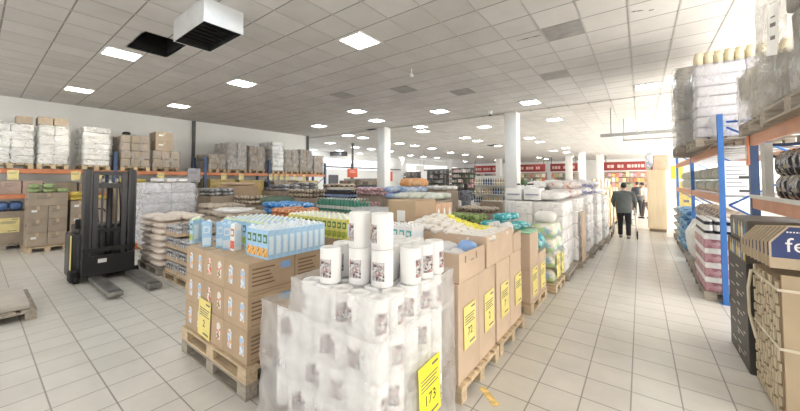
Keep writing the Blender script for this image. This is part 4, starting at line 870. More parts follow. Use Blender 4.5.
heap(-8.4, 9.5, 1.25, .9, 1.4, 3, 2, 1, .15, skyb, 'blue_pack', ('pale blue pack behind dark bottles', 'pale blue packs behind the dark bottles'), cat='pack')
pallet(-5.1, 4.95, 1.1, .85, 0, 'pallet under the pale cloth-covered stack', wood)
C_(1.0, .78, 1.06, M_('pale_cover', (.60,.62,.66), .8, .1, 10), 'plain', 'pale covered stack behind the paper rolls', -4.55, 5.37, .133)
# ------------------------------------------------------------------ shelves with bottles behind the woman
shm = M_('shelf_white', (.78,.77,.74), .5)
def gondola(x, y, w, d, h, nsh, label, back=True, m=None, rot=0):
    m = m or shm; o = tag(link('shelf_unit', None), label, 'shelf unit'); o.location = (x, y, 0); o.rotation_euler = (0, 0, rot)
    link('back_panel', G().box(-w/2, w/2, d/2-.03, d/2, .05, h, m).mesh('back_panel'), o)
    for s in (-1, 1): link('upright', G().box(s*w/2-.02, s*w/2+.02, d/2-.031, d/2+.02, 0, h+.02, m).mesh('upright'), o)
    link('base', G().box(-w/2, w/2, -d/2, d/2-.032, 0, .12, m).mesh('base'), o)
    zs = [.12+(h-.12)*k/nsh for k in range(nsh)]
    for z in zs[1:]: link('shelf', G().box(-w/2+.022, w/2-.022, -d/2+.03, d/2-.032, z-.03, z, m).mesh('shelf'), o)
    return zs
p0 = at_y(473, 190, 12.9); p1 = at_y(511, 190, 12.9); wG = p1[0]-p0[0]; xG = (p0[0]+p1[0])/2
zs = gondola(xG, 13.0, wG, .45, 2.0, 5, 'white shelf unit of bottles beside the white column')
for k, z in enumerate(zs[2:]):
    for i in range(15): (BW if (i//4+k) % 3 else BD).spawn('bottle', 'bottle on the white shelf unit, %s shelf shown, %s from the left' % (['lowest','middle','upper'][k], ORD[i]), 'bottle', (p0[0]+.09+(wG-.18)*i/14, 12.88, z+.001), 0, 'bottles on the white shelves')
pallet(-4.05, 9.55, 1.2, .85, 0, 'pallet under the dull cartons by the striped cartons', wood)
for k in range(3):
    for i in range(2): C_(.56, .78, .34, card_gr, 'plain', 'dull brown carton left of the striped cartons, %s layer, %s' % (LAY[k], ['left','right'][i]), -3.76+.58*i, 9.98, .133+.343*k, group='dull cartons')
# ------------------------------------------------------------------ far shelves, fascias and plants
far_m = [M_('far_goods_%d' % i, c, .5, .3, 9, obvar=.2) for i, c in enumerate([(.65,.20,.12),(.75,.45,.15),(.70,.65,.35),(.75,.72,.68),(.35,.22,.15),(.55,.30,.35),(.30,.35,.25),(.45,.40,.38)])]
dark_m = [M_('dark_goods_%d' % i, c, .5, .4, 9, obvar=.3) for i, c in enumerate([(.10,.10,.10),(.18,.15,.12),(.25,.24,.22),(.12,.16,.10),(.42,.40,.38),(.20,.20,.24)])]
fl_m = M_('fascia_letter', (.62,.45,.42), .6)
goods_spec = {}
def goods(o_x, o_y, w, zs, hgt, mats, n, group, label):
    for kz, z in enumerate(zs):
        for i in range(n):
            mm = random.choice(mats); a = w/n*.9; hh = hgt*random.choice((.62, .8, .95)); key = (round(a,2), round(hh,2), mm.name)
            if key not in goods_spec: goods_spec[key] = Spec(G().rbox(-a/2, a/2, -.12, .12, 0, hh, mm, .012, 1))
            goods_spec[key].spawn('product_stack', label+', %s shelf, %s from left' % (['lowest','middle','upper','top'][kz], ORD[i]), 'product stack', (o_x-w/2+w*(i+.5)/n, o_y, z+.001), 0, group)
FY = 38.6
for k, (u0, u1, dk) in enumerate([(475,499,1),(518,546,0),(551,578,0),(604,653,0)]):
    a = at_y(u0, 170, FY); b = at_y(u1, 170, FY); w = b[0]-a[0]; xm = (a[0]+b[0])/2
    s = tag(link('fascia_sign', None), '%s red fascia sign with white lettering over the far shelves' % ['dark leftmost','second','third','widest rightmost'][k], 'sign'); zc = 3.22; s.location = (xm, FY-.3, zc)
    link('panel', G().box(-w/2, w/2, -.04, .04, -.42, .42, red_d if dk else MATS['fascia_red'] if 'fascia_red' in MATS else M_('fascia_red', (.24,.03,.03), .6, .1, 2)).mesh('panel'), s)
    g = G(); x = -w*.42
    while x < w*.4: wd = random.uniform(.14, .3); g.box(x, x+wd, -.046, -.0405, -.16, .14, fl_m); x += wd+random.choice((.07, .07, .3))
    link('lettering', g.mesh('lettering'), s)
    for sx in (-1, 1): link('hanger', G().box(sx*w*.45-.03, sx*w*.45+.03, -.02, .02, .421, CEIL-zc-.007, dark_pipe).mesh('hanger'), s)
    zz = gondola(xm, FY, w, .8, 2.7, 5, 'far shelf unit below the %s red fascia sign' % ['dark leftmost','second','third','widest rightmost'][k], m=M_('far_shelf', (.55,.45,.38), .6))
    goods(xm, FY-.15, w*.96, zz[2:], .46, far_m if not dk else dark_m+far_m[:2], 9 if k < 3 else 13, 'goods under the %s fascia' % ['dark','second','third','widest'][k], 'goods under the %s red fascia sign' % ['dark','second','third','widest'][k])
for k, (u0, u1, y, h) in enumerate([(404,418,26.5,2.7),(421,447,29,3.0),(450,474,30,3.1)]):
    a = at_y(u0, 170, y); b = at_y(u1, 170, y); w = b[0]-a[0]; xm = (a[0]+b[0])/2
    zz = gondola(xm, y, w, .8, h, 6, 'tall dark shelf unit far back, %s' % ['left of the white banners','behind the white banners','above the person in grey'][k], m=M_('dark_shelf', (.16,.15,.14), .6))
    goods(xm, y-.15, w*.96, zz[2:], .40, dark_m if k < 2 else dark_m[1:5]+far_m[3:], 10, 'goods on the dark shelves, %s unit' % ORD[k], 'dark goods, far unit %s' % ['left of white banners','behind white banners','above the grey coat'][k])
# low shelf with brown goods below the red hanging sign
a = at_y(341, 187, 17.5); b = at_y(380, 187, 17.5); w = b[0]-a[0]; xm = (a[0]+b[0])/2
zz = gondola(xm, 17.5, w, .7, 1.95, 4, 'low shelf unit of brown goods under the red square sign', m=M_('grey_shelf', (.42,.40,.37), .6))
goods(xm, 17.35, w*.96, zz[1:], .38, [brownb, beige, dark_m[1], far_m[4]], 9, 'goods under the red sign', 'brown goods on the unit under the red square sign')
g = G().rbox(-.55, .55, -.03, .03, -.45, .45, M_('dark_screen', (.07,.07,.09), .3), .01, 1, Matrix.Rotation(-PI/2, 4, 'Z')); P0 = at_y(332.5, 180.5, 16.8); o = link('notice_board', g.mesh('notice_board')); o.location = (-21.96, 19.4, 1.85); tag(o, 'dark square notice board on the white wall beyond the left rack', 'board')
# green plants in front of the second fascia
leaf = M_('plant_leaf', (.10,.20,.09), .6, .4, 6)
for k, u in enumerate((522, 531)):
    yy = 20+1.1*k; p = at_y(u, 184, yy); o = tag(link('potted_plant', None), 'dark green bushy plant above the white striped cartons, %s one' % ['left','right'][k], 'plant'); o.location = (p[0], yy, 0)
    link('pot', G().lathe((0,0,0), [(.2, 0), (.27, .45), (.25, .46)], M_('pot_brown', (.30,.2,.14), .7), 14).mesh('pot'), o); link('stem', G().tube([(0,0,.46), (.03,.02,.9), (0,0,1.3)], .03, M_('stem_brown', (.2,.14,.08), .8), 6).mesh('stem'), o)
    g = G()
    for q in range(150):
        d = Vector((random.gauss(0,1), random.gauss(0,1), random.gauss(0,1))).normalized()*random.uniform(.2,.42); c = Vector((0,0,1.5))+Vector((d.x*1.1, d.y*1.1, d.z*.9)); e1 = Vector((random.gauss(0,1), random.gauss(0,1), random.gauss(0,1))).normalized(); e2 = d.cross(e1).normalized()*.05; e1 = e1*.12
        g.add([c-e1, c+e2, c+e1, c-e2], [(0,1,2,3)], leaf)
    link('foliage', g.mesh('foliage'), o)
# ------------------------------------------------------------------ tall goods at the end of the right aisle
for k in range(5):
    o = tag(link('display_stand', None), 'tan display stand at the far end of the white row, %s from the near end' % ORD[k], 'display stand', 'tan display stands'); x, y = -.96+.04*k, 12.6+1.0*k; o.location = (x-.3, y, 0)
    link('body', G().rbox(-.3, .3, -.4, .4, .1, 1.5, M_('tan_stand', (.62,.50,.32), .6, .25, 10, obvar=.2), .02, 1).mesh('body'), o); link('header', G().box(-.02, .02, -.38, .38, 1.502, 1.85, M_('header_tan', (.72,.58,.40), .6, .2, 6)).mesh('header'), o); link('base', G().box(-.28, .28, -.38, .38, 0, .098, black_m).mesh('base'), o)
    for j in range(3): link('shelf_edge', G().box(.301, .315, -.38, .38, .4+.36*j, .44+.36*j, shm).mesh('shelf_edge'), o)
# ================================================================== RIGHT SIDE
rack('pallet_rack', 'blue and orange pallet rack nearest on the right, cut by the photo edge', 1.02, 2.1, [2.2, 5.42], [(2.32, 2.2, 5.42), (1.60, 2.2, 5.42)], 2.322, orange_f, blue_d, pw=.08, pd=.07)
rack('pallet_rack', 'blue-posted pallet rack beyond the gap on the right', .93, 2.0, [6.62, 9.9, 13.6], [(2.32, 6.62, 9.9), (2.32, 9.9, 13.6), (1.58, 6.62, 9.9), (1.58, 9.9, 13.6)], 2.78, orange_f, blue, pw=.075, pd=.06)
g = G(); F_ = Matrix.Translation((.944, 5.08, 2.0)); g.add([F_ @ Vector(q) for q in ((0,0,-.10),(0,-.04,0),(0,0,.10),(0,.04,0))], [(0,1,2,3)], white); tag(link('rack_tag', g.mesh('rack_tag')), 'white diamond tag on the orange connector of the near right rack', 'tag') if False else None
con = link('connector', G().box(1.003, 1.019, 5.37, 5.47, 1.98, 2.31, orange).mesh('connector'), bpy.data.objects['pallet_rack.001']); con['label'] = 'orange beam connector'
g = G(); g.add([(1.002, 5.42, 2.02), (1.002, 5.395, 2.12), (1.002, 5.42, 2.22), (1.002, 5.445, 2.12)], [(0,1,2,3)], white); g.add([(1.0025, 5.42, 2.02), (1.0025, 5.395, 2.12), (1.0025, 5.42, 2.22), (1.0025, 5.445, 2.12)], [(3,2,1,0)], white); link('label_diamond', g.mesh('label_diamond'), con)
link('column_strip', G().box(1.05, 1.11, 4.98, 5.12, 1.602, 2.19, M_('grey_strip', (.55,.55,.52), .6)).mesh('column_strip'), bpy.data.objects['pallet_rack.001'])
gwr = M_('grey_wrap_goods', (.42,.40,.37), .4, .2, 9, obvar=.06)
film_r2 = film('rack_film', .38, (.66,.65,.63), .25, 5, (1,1,1.2), .25, bs=.5)
def rload(y0, ly, z0, h, x0, lx, lb, nl, nc, cm, fm, tops=None):
    pallet(x0, y0, lx, ly, z0, 'pallet on the right rack under the %s' % ' '.join(lb.split()[:7]), wood_gr)
    return wrapped_load(x0+.02, y0+.02, lx-.04, ly-.04, z0+.133, h, lb, nl, nc, cm, fm, 'wrapped loads on the right rack', .016, tops=tops)
o = rload(3.05, 1.4, 2.322, 1.55, .92, 1.1, 'huge grey wrapped load at the upper right corner with a white sheet', 5, 2, gwr, film_r2)
s = tag(link('paper_sheet', G().box(-.002, .0, -.13, .13, -.2, .2, white).box(-.0035, -.002, -.07, .04, -.08, -.05, ink_gr).box(-.0035, -.002, -.07, .06, .02, .05, ink_gr).box(-.0035, -.002, -.05, .05, .09, .10, ink_gr).mesh('paper_sheet')), 'white paper sheet stuck on the huge grey load at the upper right', 'paper'); s.location = (.868, 3.78, 3.0); s.rotation_euler = (.25, 0, 0)
rload(4.56, .95, 2.322, .58, .96, 1.05, 'low ragged grey load left of the huge grey load on the right rack', 2, 2, M_('grey_brown_load', (.50,.46,.40), .6, .2, 9), film_r2)
neck = M_('cream_jar', (.80,.72,.52), .4, .1, 8); neckl = M_('jar_grey_lid', (.45,.47,.55), .4)
def jars(o, lx, ly, h):
    for k in range(9):
        for j in range(2):
            jr = link('jar', G().cyl((.06+.112*k, .1+.2*j, h+.03), .05, .19, neck, 10).mesh('jar'), o); link('lid', G().cyl((.06+.112*k, .1+.2*j, h-.02), .055, .05, neckl, 10).mesh('lid'), jr)
rload(6.70, 1.3, 2.322, 1.12, .70, 1.15, 'white lattice-wrapped load topped with cream jars on the right rack', 7, 3, M_('lattice_packs', (.62,.61,.66), .4, .08, 30), film_c, jars)
rload(8.04, .95, 2.322, 1.5, .57, 1.1, 'silvery crumpled wrapped load behind the jar-topped load', 3, 2, gwr, film_m)
rload(9.05, .78, 2.322, 1.25, .64, 1.1, 'darker grey wrapped load farthest on the right rack', 3, 2, grey_goods, film_r2)
# goods on the middle beam: near bay, two tiers of dark pouches
pouch = blotch('dark_pouch', (.02,.022,.03), [(.42,.42,.44),(.06,.08,.18),(.30,.26,.20)], 9, .60, rough=.2)
for t_ in range(2):
    for r in range(2):
        for k in range(15):
            y = 4.86-.155*k
            sack('pouch', 'pouch', 'dark foil pouch, near right shelf, %s tier, %s row, %s from post' % (['lower','upper'][t_], ['front','rear'][r], ORD[k]), (1.19+.24*r, y, 1.604+.225*t_), (.19,.11,.27), pouch, random.uniform(-.35,.35), 'dark pouches on the near right shelf', rough=.1)
link('shelf_lip', G().box(1.0, 1.02, 2.26, 5.36, 1.602, 1.64, M_('shelf_lip_grey', (.62,.62,.60), .5)).mesh('shelf_lip'), bpy.data.objects['pallet_rack.001'])
sp = Spec(G().rbox(-.17, .17, -.11, .11, 0, .5, white, .005, 1)); q = G(); F_ = face_ny((0, -.11, .25))
for k in range(6): q.box(-.13, .13-.05*(k*2 % 3), .17-.06*k, .18-.06*k, 0, .001, ink_gr, F_)
q.box(.0, .12, -.2, -.17, 0, .001, ink, F_).box(.0, .1, .0, .03, 0, .001, ink, F_); sp.part('printing', q); sp.spawn('printed_carton', 'white printed carton standing behind the blue post on the right', 'carton', (1.15, 6.80, 1.584))
tgreen = M_('olive_packs', (.40,.42,.36), .5, .35, 12, obvar=.2)
for t_ in range(2):
    for k in range(20): sack('olive_pack', 'pack', 'olive grey pack on the far right shelf, %s tier, %s from the blue post' % (['lower','upper'][t_], ('' if k < 15 else 'far ')+ORD[k % 15]), (1.12, 7.12+.31*k, 1.584+.228*t_), (.22,.28,.225), tgreen, 0, 'olive packs on the far right shelf', rough=.1)
# floor level, near bay: strapped bundle of flat display cartons
B = tag(link('carton_bundle', None), 'strapped bundle of flat display cartons with blue tops lettered fe', 'carton bundle'); B.location = (0, 0, 0)
bx0, bx1, by0, by1 = .80, 1.55, 3.61, 4.27
blu = M_('display_blue', (.045,.07,.20), .4, .1, 6); kraft = M_('kraft_sheet', (.55,.45,.32), .7, .06, 6)
# corrugated edges towards the aisle: cells
corr = M_('corrugated_edge', (.62,.54,.40), .75, .1, 10)
n = 9
for k in range(n):
    y0 = by0+.02+k*(by1-by0)/n; y1 = y0+(by1-by0)/n-.012; g = G(); zt = 1.20 if k == 0 else 1.16+.03*(k % 3)
    g.box(bx0+.012, bx1, y0, y1, .02, 1.05, card_dk)
    z = .04; r = 0
    while z < 1.0:
        hh = random.uniform(.05, .10); g.box(bx0+.012-.012, bx0+.011, y0+.002+.022*(r % 2), y1-.022+.018*(r % 2), z, z+hh, corr); z += hh+random.uniform(.012,.03); r += 1
    sh = link('flat_carton', g.mesh('flat_carton'), B)
    c = .10; zt = 1.465-.008*k; a, b = bx0-.025-.006*k, bx1-.006*k
    g = G(); ym = (y0+y1)/2; pr = [(a, 1.14), (a, zt-c*1.3), (a+c, zt), (b-c, zt), (b, zt-c), (b, 1.14)]
    vs = [(x, ym-.006, z) for x, z in pr]+[(x, ym+.006, z) for x, z in pr]; m_ = len(pr)
    g.add(vs, [tuple(range(m_)), tuple(reversed(range(m_, 2*m_)))]+[(i, i+m_, (i+1) % m_+m_, (i+1) % m_) for i in range(m_)], kraft)
    hd = link('display_header', g.mesh('display_header'), sh)
    if True:
        e = .012; pr = [(a+e, 1.22), (a+e, zt-c*1.3-.005), (a+c+.005, zt-e), (b-c-.01, zt-e), (b-e, zt-c-.01), (b-e, 1.22)]
        q = G().add([(x, ym-.0065, z) for x, z in pr], [tuple(range(m_))], blu)
        if k == 0:
            text_g(q, 'fe', .15, white, face_ny((a+.215, ym-.0068, 1.21)) @ Matrix.Shear('XY', 4, (.2, 0)) if False else face_ny((a+.135, ym-.0068, 1.315)), .0004)
            for w in range(5): q.box(a+.09+.016*w, a+.10+.016*w, ym-.0072, ym-.0066, 1.41, 1.42, white)
        link('blue_print', q.mesh('blue_print'), hd)
link('front_sheet', G().box(bx0+.02, bx1, by0-.004, by0+.015, .02, 1.10, M_('brown_sheet', (.47,.37,.25), .7, .05, 5)).mesh('front_sheet'), B)
strapm = M_('strap_cream', (.66,.60,.47), .4)
for z in (.98, .55): link('strap', G().box(bx0-.006, bx0-.001, by0-.01, by1, z, z+.02, strapm).box(bx0-.006, bx1, by0-.012, by0-.008, z, z+.02, strapm).mesh('strap'), B)
link('strap', G().tube([(bx0-.02, by1-.05, 1.0), (bx0-.05, by1-.1, .85), (bx0-.03, by1+.0, .60), (bx0-.03, by1-.2, .45)], .012, strapm, 5).mesh('strap'), B, )
pallet(.80, 3.5, .9, .74, 0, 'pallet under the strapped display cartons', wood, h=.018) if False else None
# black display stand
D = tag(link('display_stand', None), 'black printed display stand with a row of bottle pictures beside the blue post', 'display stand'); D.location = (0, 0, 0)
dx0, dx1, dy0, dy1 = .78, 1.45, 4.38, 5.15; dblk = M_('display_black', (.045,.042,.040), .5, .15, 5)
link('body', G().rbox(dx0, dx1, dy0, dy1, 0, 1.02, dblk, .008, 1).mesh('body'), D)
q = G(); F_ = face_nx((dx0, (dy0+dy1)/2, 0)); lt = M_('print_cream', (.55,.52,.47), .6)
for k in range(5):
    z = .88-.19*k
    q.box(-.28, -.12, z, z+.012, 0, .0012, lt, F_).box(-.05, .20, z-.03, z-.02, 0, .0012, lt, F_).box(-.03, .08, z+.04, z+.055, 0, .0012, lt, F_).box(.20, .27, z+.01, z+.022, 0, .0012, lt, F_); q.box(-.015, .015, z-.08, z-.03, 0, .0012, lt, F_).box(-.04, .03, z-.07, z-.055, 0, .0012, lt, F_)
link('printing', q.mesh('printing'), D)
link('tray', G().box(dx0, dx1, dy0, dy1, 1.021, 1.19, M_('display_brown', (.10,.085,.07), .5, .2, 8)).mesh('tray'), D)
bt = [M_('pic_yellow', (.70,.52,.15), .5), M_('pic_blue', (.15,.25,.45), .5), M_('pic_cream', (.70,.66,.55), .5)]
for k in range(7): F2 = face_nx((dx0-.001, dy0+.06+.093*k, 1.105)); link('bottle_picture', G().lathe((0,0,0), [(.012, -.07), (.034, -.06), (.034, .01), (.012, .035), (.012, .07)], bt[k % 3], 10, mtx=F2 @ Matrix.Scale(.12, 4, (0,0,1)) @ Matrix.Rotation(-PI/2, 4, 'X')).mesh('bottle_picture'), D)
link('header', G().rbox(dx0+.02, dx1-.03, dy0+.02, dy1-.02, 1.191, 1.42, MATS['display_brown'], .012, 1).mesh('header'), D); q = G()
for k in range(5): q.lathe((0,0,0), [(.012, -.08), (.036, -.07), (.036, .02), (.012, .05), (.012, .08)], bt[(k+1) % 3], 10, mtx=face_nx((dx0+.019, dy0+.12+.11*k, 1.31)) @ Matrix.Scale(.12, 4, (0,0,1)) @ Matrix.Rotation(-PI/2, 4, 'X'))
link('header_print', q.mesh('header_print'), D)
# dark goods behind the bundle
for k in range(3): C_(.38, .62, .44, M_('dark_carton', (.09,.08,.07), .6, .2, 6), 'plain', 'dark carton under the near right shelf behind the bundle, %s layer' % LAY[k], 1.76, 3.9, .002+.445*k, group='dark cartons behind the bundle')
# second rack, floor level
pallet(.74, 6.68, 1.2, 1.05, 0, 'dark worn pallet under the pink and white packs', wood_gr)
pkk = blotch('pink_tin', (.50,.27,.31), [(.58,.38,.41),(.36,.16,.20)], 10, .55); whk = M_('white_band', (.80,.79,.78), .5, .08, 12)
for k in range(4):
    for j in range(3):
        sp_k = ('pk', k, j)
        o = link('pink_pack', G().rbox(-.28, .28, -.165, .165, .0, .13, pkk, .01, 1).mesh('pink_pack')); o.location = (1.04, 6.88+.34*j, .132+.215*k); tag(o, 'pink and white banded pack, %s layer, %s from the blue post' % (LAY[k], ORD[j]), 'pack', 'pink and white banded packs'); link('white_band', G().rbox(-.282, .282, -.167, .167, .131, .213, whk, .008, 1).mesh('white_band'), o)
bj = M_('black_jar_tin', (.02,.02,.03), .3); wl = M_('white_tin_label', (.82,.82,.82), .5)
TJ = Spec(); TJ.part('body', G().lathe((0,0,0), [(.048, 0), (.052, .01), (.052, .17), (.046, .18)], bj, 14)); TJ.part('label', G().lathe((0,0,.04), [(.053, 0), (.053, .09)], wl, 14, cap=False)); TJ.part('lid', G().cyl((0,0,.181), .05, .02, wl, 14))
for j in range(8):
    for i in range(3): TJ.spawn('tin', 'black and white tin on pink packs, row %s from aisle, %s from post' % (ORD[i], ORD[j]), 'tin', (.82+.12*i, 6.80+.118*j, .996), 0, 'black and white tins')
crm = M_('cream_packs', (.72,.66,.52), .5, .2, 10); wsh = M_('white_sheet_bag', (.82,.82,.80), .4, .12, 6)
pallet(.76, 7.78, 1.2, .8, 0, 'pallet under the cream sacks on the right', wood_gr)
for k in range(5): sack('cream_sack', 'sack', 'cream sack beyond the pink packs, %s layer' % LAY[k], (1.1, 8.18, .132+.172*k), (.6,.74,.168), crm, 0, 'cream sacks on the right')
pallet(.78, 8.62, 1.2, 1.0, 0, 'pallet under the tall white bags on the right', wood_gr)
for k in range(2): sack('white_bag', 'bag', 'tall white bag hanging over its pallet on the right, %s one' % ['nearer','farther'][k], (1.05, 8.88+.5*k, .132), (.55,.5,.86), wsh, 0, 'tall white bags on the right')
bpap = blotch('brown_paper', (.42,.36,.30), [(.24,.20,.17),(.62,.55,.48)], 12, .55)
for k in range(9): sack('paper_pack', 'pack', 'brown paper pack leaning under the far right shelf, %s from the blue post' % ORD[k], (1.15, 7.36+.28*k, 1.02), (.40,.22,.28), bpap, .15, 'brown paper packs', rough=.25)
bluew = blotch('blue_bale', (.08,.26,.50), [(.05,.15,.34),(.30,.50,.65)], 8, .56); greenw = blotch('green_grey_bale', (.40,.44,.44), [(.25,.30,.30),(.62,.62,.58)], 8, .56)
pallet(.80, 10.0, 1.2, 2.1, 0, 'long pallet under the blue bales on the right', wood_gr)
for k in range(4):
    for j in range(3): sack('blue_bale', 'bale', 'blue plastic bale on the right, %s layer, %s from the near end' % (LAY[k], ORD[j]), (1.1, 10.3+.62*j, .132+.245*k), (.62,.58,.243), bluew, 0, 'blue bales')
pallet(.82, 12.3, 1.2, 1.2, 0, 'long pallet under the grey-green bales on the right', wood_gr)
for k in range(4):
    for j in range(2): sack('grey_bale', 'bale', 'grey-green bale on the right, %s layer, %s from the near end' % (LAY[k], ORD[j]), (1.12, 12.6+.6*j, .132+.22*k), (.6,.56,.218), greenw, 0, 'grey-green bales')
# pale wooden cabinet at the aisle end, goods on it
BD_ = tag(link('cabinet', None), 'tall pale wooden cabinet standing at the end of the right aisle', 'cabinet'); BD_.location = (.46, 14.75, 0)
birch = M_('birch_panel', (.80,.66,.46), .5, .06, 3, stretch=(8,8,.6))
link('body', G().rbox(-.26, .26, -.35, .35, .1, 2.18, birch, .008, 1).mesh('body'), BD_); link('plinth', G().box(-.22, .24, -.3, .3, 0, .099, M_('plinth_brown', (.25,.18,.12), .7)).mesh('plinth'), BD_)
link('door', G().box(-.25, .25, -.365, -.351, .13, 2.15, birch).mesh('door'), BD_)
C_(.4, .5, .52, card_lt, 'plain', 'peach carton on top of the pale wooden cabinet', .60, 14.75, 2.182)
sack('film_bundle', 'bundle', 'crumpled clear and blue bundle on top of the pale cabinet', (.27, 14.7, 2.182), (.22,.5,.62), blotch('silver_bundle', (.62,.64,.70), [(.3,.35,.5),(.85,.85,.88)], 7, .55), 0, None, 2, None, .3)
yb = M_('bright_yellow_board', (.92,.80,.08), .5)
o = tag(link('yellow_board', G().box(.82, 1.12, 13.9, 13.93, 1.85, 2.28, yb).mesh('yellow_board')), 'bright yellow board beside the pale wooden cabinet', 'board'); link('pole', G().box(.95, .99, 13.935, 13.97, 0, 2.2, MATS['rail_grey']).mesh('pole'), o)
for k in range(4): C_(.4, .42, .44, M_('ochre_carton', (.60,.46,.16), .6, .3, 10), 'mark', 'ochre carton right of the pale cabinet, %s layer' % LAY[k], 1.2, 14.6, .0+.442*k, group='ochre cartons')
# ================================================================== PEOPLE
def remesh(g, name, voxel, m, smooth=6):
    me = g.mesh('tmp'); ob = bpy.data.objects.new('tmp', me); C.objects.link(ob)
    r = ob.modifiers.new('r', 'REMESH'); r.mode = 'VOXEL'; r.voxel_size = voxel; r.use_smooth_shade = True
    s = ob.modifiers.new('s', 'SMOOTH'); s.factor = .5; s.iterations = smooth
    out = bpy.data.meshes.new_from_object(ob.evaluated_get(bpy.context.evaluated_depsgraph_get()))
    bpy.data.objects.remove(ob); out.name = name; out.materials.clear(); out.materials.append(m)
    for p in out.polygons: p.use_smooth = True; p.material_index = 0
    return out
skin_m = mat('skin', (.55,.36,.27), .5, .05, 8); hair_m = mat('dark_hair', (.02,.018,.016), .5, .3, 40)
def ball(g, c, r, m, n=12): 
    rx, ry, rz = r if isinstance(r, tuple) else (r, r, r)
    return g.loft([(c[0], c[1], c[2]-rz*math.cos(PI*k/10), max(.001, rx*math.sin(PI*k/10)), max(.001, ry*math.sin(PI*k/10))) for k in range(11)], m, n)
def person(label, loc, rot, H, jacket, trousers, shoe, lean=.05, arms='down', step=.12, longhair=False, group=None, bulk=1.0):
    """faces local +y; body is one continuous mesh, clothes and hair are children"""
    s = H/1.75; V = lambda x, y, z: Vector((x*s, (y+lean*max(0, z-.9)*1.6)*s, z*s))
    hip = {-1: V(-.09, 0, .92), 1: V(.09, 0, .92)}; knee = {-1: V(-.10, step*.5+.02, .49), 1: V(.10, -step*.35+.03, .49)}; ank = {-1: V(-.105, step, .085), 1: V(.105, -step, .095)}
    sh = {k: V(k*.185, 0, 1.43) for k in (-1, 1)}
    if arms == 'push': el = {k: V(k*.25, .06, 1.16) for k in (-1, 1)}; wr = {k: V(k*.23, .27, .98) for k in (-1, 1)}
    elif arms == 'hold': el = {k: V(k*.24, .02, 1.15) for k in (-1, 1)}; wr = {k: V(k*.10, .24, 1.12) for k in (-1, 1)}
    else: el = {k: V(k*.235, -.02, 1.15) for k in (-1, 1)}; wr = {k: V(k*.24, .08, .90) for k in (-1, 1)}
    b = G(); m = skin_m
    hc = V(0, .015, 1.64); hr = (.075*s, .095*s, .115*s)
    ball(b, hc, hr, m, 16); ball(b, hc+Vector((0, .03*s, -.06*s)), (.055*s, .065*s, .06*s), m)
    b.tube([V(0,-.005,1.42), V(0,.0,1.50), V(0,.01,1.58)], [.062*s, .056*s, .055*s], m, 12)
    nz = hc+Vector((0, .10*s, -.012*s)); b.tube([nz+Vector((0,-.012*s,.035*s)), nz+Vector((0,.010*s,-.012*s)), nz+Vector((0,-.01*s,-.022*s))], [.008*s, .014*s, .011*s], m, 8)
    for k in (-1, 1): ball(b, hc+Vector((k*.077*s, -.005*s, -.01*s)), (.012*s, .022*s, .034*s), m, 8)
    b.loft([(0, V(0,0,.92).y, .88*s, .15*s, .105*s), (0, V(0,0,1.05).y, 1.05*s, .135*s, .095*s), (0, V(0,0,1.25).y, 1.25*s, .165*s, .11*s), (0, V(0,0,1.4).y, 1.40*s, .17*s, .095*s), (0, V(0,0,1.46).y, 1.46*s, .08*s, .07*s)], m, 18)
    for k in (-1, 1):
        b.tube([hip[k], (hip[k]+knee[k])/2, knee[k], knee[k].lerp(ank[k], .35), ank[k]], [.082*s, .072*s, .052*s, .054*s, .036*s], m, 12)
        b.tube([ank[k]+Vector((0,-.04*s,-.03*s)), ank[k]+Vector((0,.06*s,-.045*s)), ank[k]+Vector((0,.15*s,-.06*s))], [.035*s, .04*s, .025*s], m, 8)
        b.tube([V(k*.12,0,1.43), sh[k], sh[k].lerp(el[k], .5), el[k], el[k].lerp(wr[k], .4), wr[k]], [.055*s, .055*s, .044*s, .037*s, .037*s, .026*s], m, 10)
        d = (wr[k]-el[k]).normalized(); side = d.cross(Vector((0,0,1)));  side = (side if side.length > .2 else Vector((1,0,0))).normalized(); nrm = side.cross(d).normalized()
        pc = wr[k]+d*.05*s
        for o_ in (-.025, -.008, .009, .025): b.tube([wr[k]+side*o_*.6*s, pc+side*o_*s, pc+d*.04*s+side*o_*s], [.015*s, .014*s, .011*s], m, 6)
        for o_, L in ((-.027,.058), (-.009,.072), (.009,.068), (.027,.055)):
            a0 = pc+d*.035*s+side*o_*s; a1 = a0+d*L*.5*s-nrm*.008*s; a2 = a0+d*L*.8*s-nrm*.03*s; b.tube([a0, a1, a2], [.0095*s, .0088*s, .0075*s], m, 6)
        b.tube([wr[k]+d*.015*s+side*(-k)*.02*s, pc+side*(-k)*.05*s-nrm*.01*s, pc+d*.03*s+side*(-k)*.055*s-nrm*.02*s], [.013*s, .011*s, .009*s], m, 6)
    o = link('person', remesh(b, 'person', .008, skin_m, 4)); o.location = loc; o.rotation_euler = (0, 0, rot); tag(o, label, 'person', group)
    j = G()
    j.loft([(0, V(0,0,.80).y, .80*s, .185*s, .145*s), (0, V(0,0,.95).y, .95*s, .18*s, .14*s), (0, V(0,0,1.1).y, 1.10*s, .18*s, .135*s), (0, V(0,0,1.28).y, 1.28*s, .20*s, .14*s), (0, V(0,0,1.40).y, 1.40*s, .195*s, .12*s), (0, V(0,0,1.47).y, 1.47*s, .11*s, .085*s), (0, V(0,0,1.51).y, 1.51*s, .075*s, .07*s)], jacket, 20)
    for k in (-1, 1): j.tube([V(k*.11,0,1.42), sh[k], sh[k].lerp(el[k], .5), el[k], el[k].lerp(wr[k], .5), el[k].lerp(wr[k], .93)], [.075*s, .078*s, .067*s, .06*s, .055*s, .048*s], jacket, 12)
    if bulk != 1: j.v = [(x*bulk, y*(1+(bulk-1)*.6), z) for x, y, z in j.v]
    link('jacket', remesh(j, 'jacket', .012, jacket, 5), o)
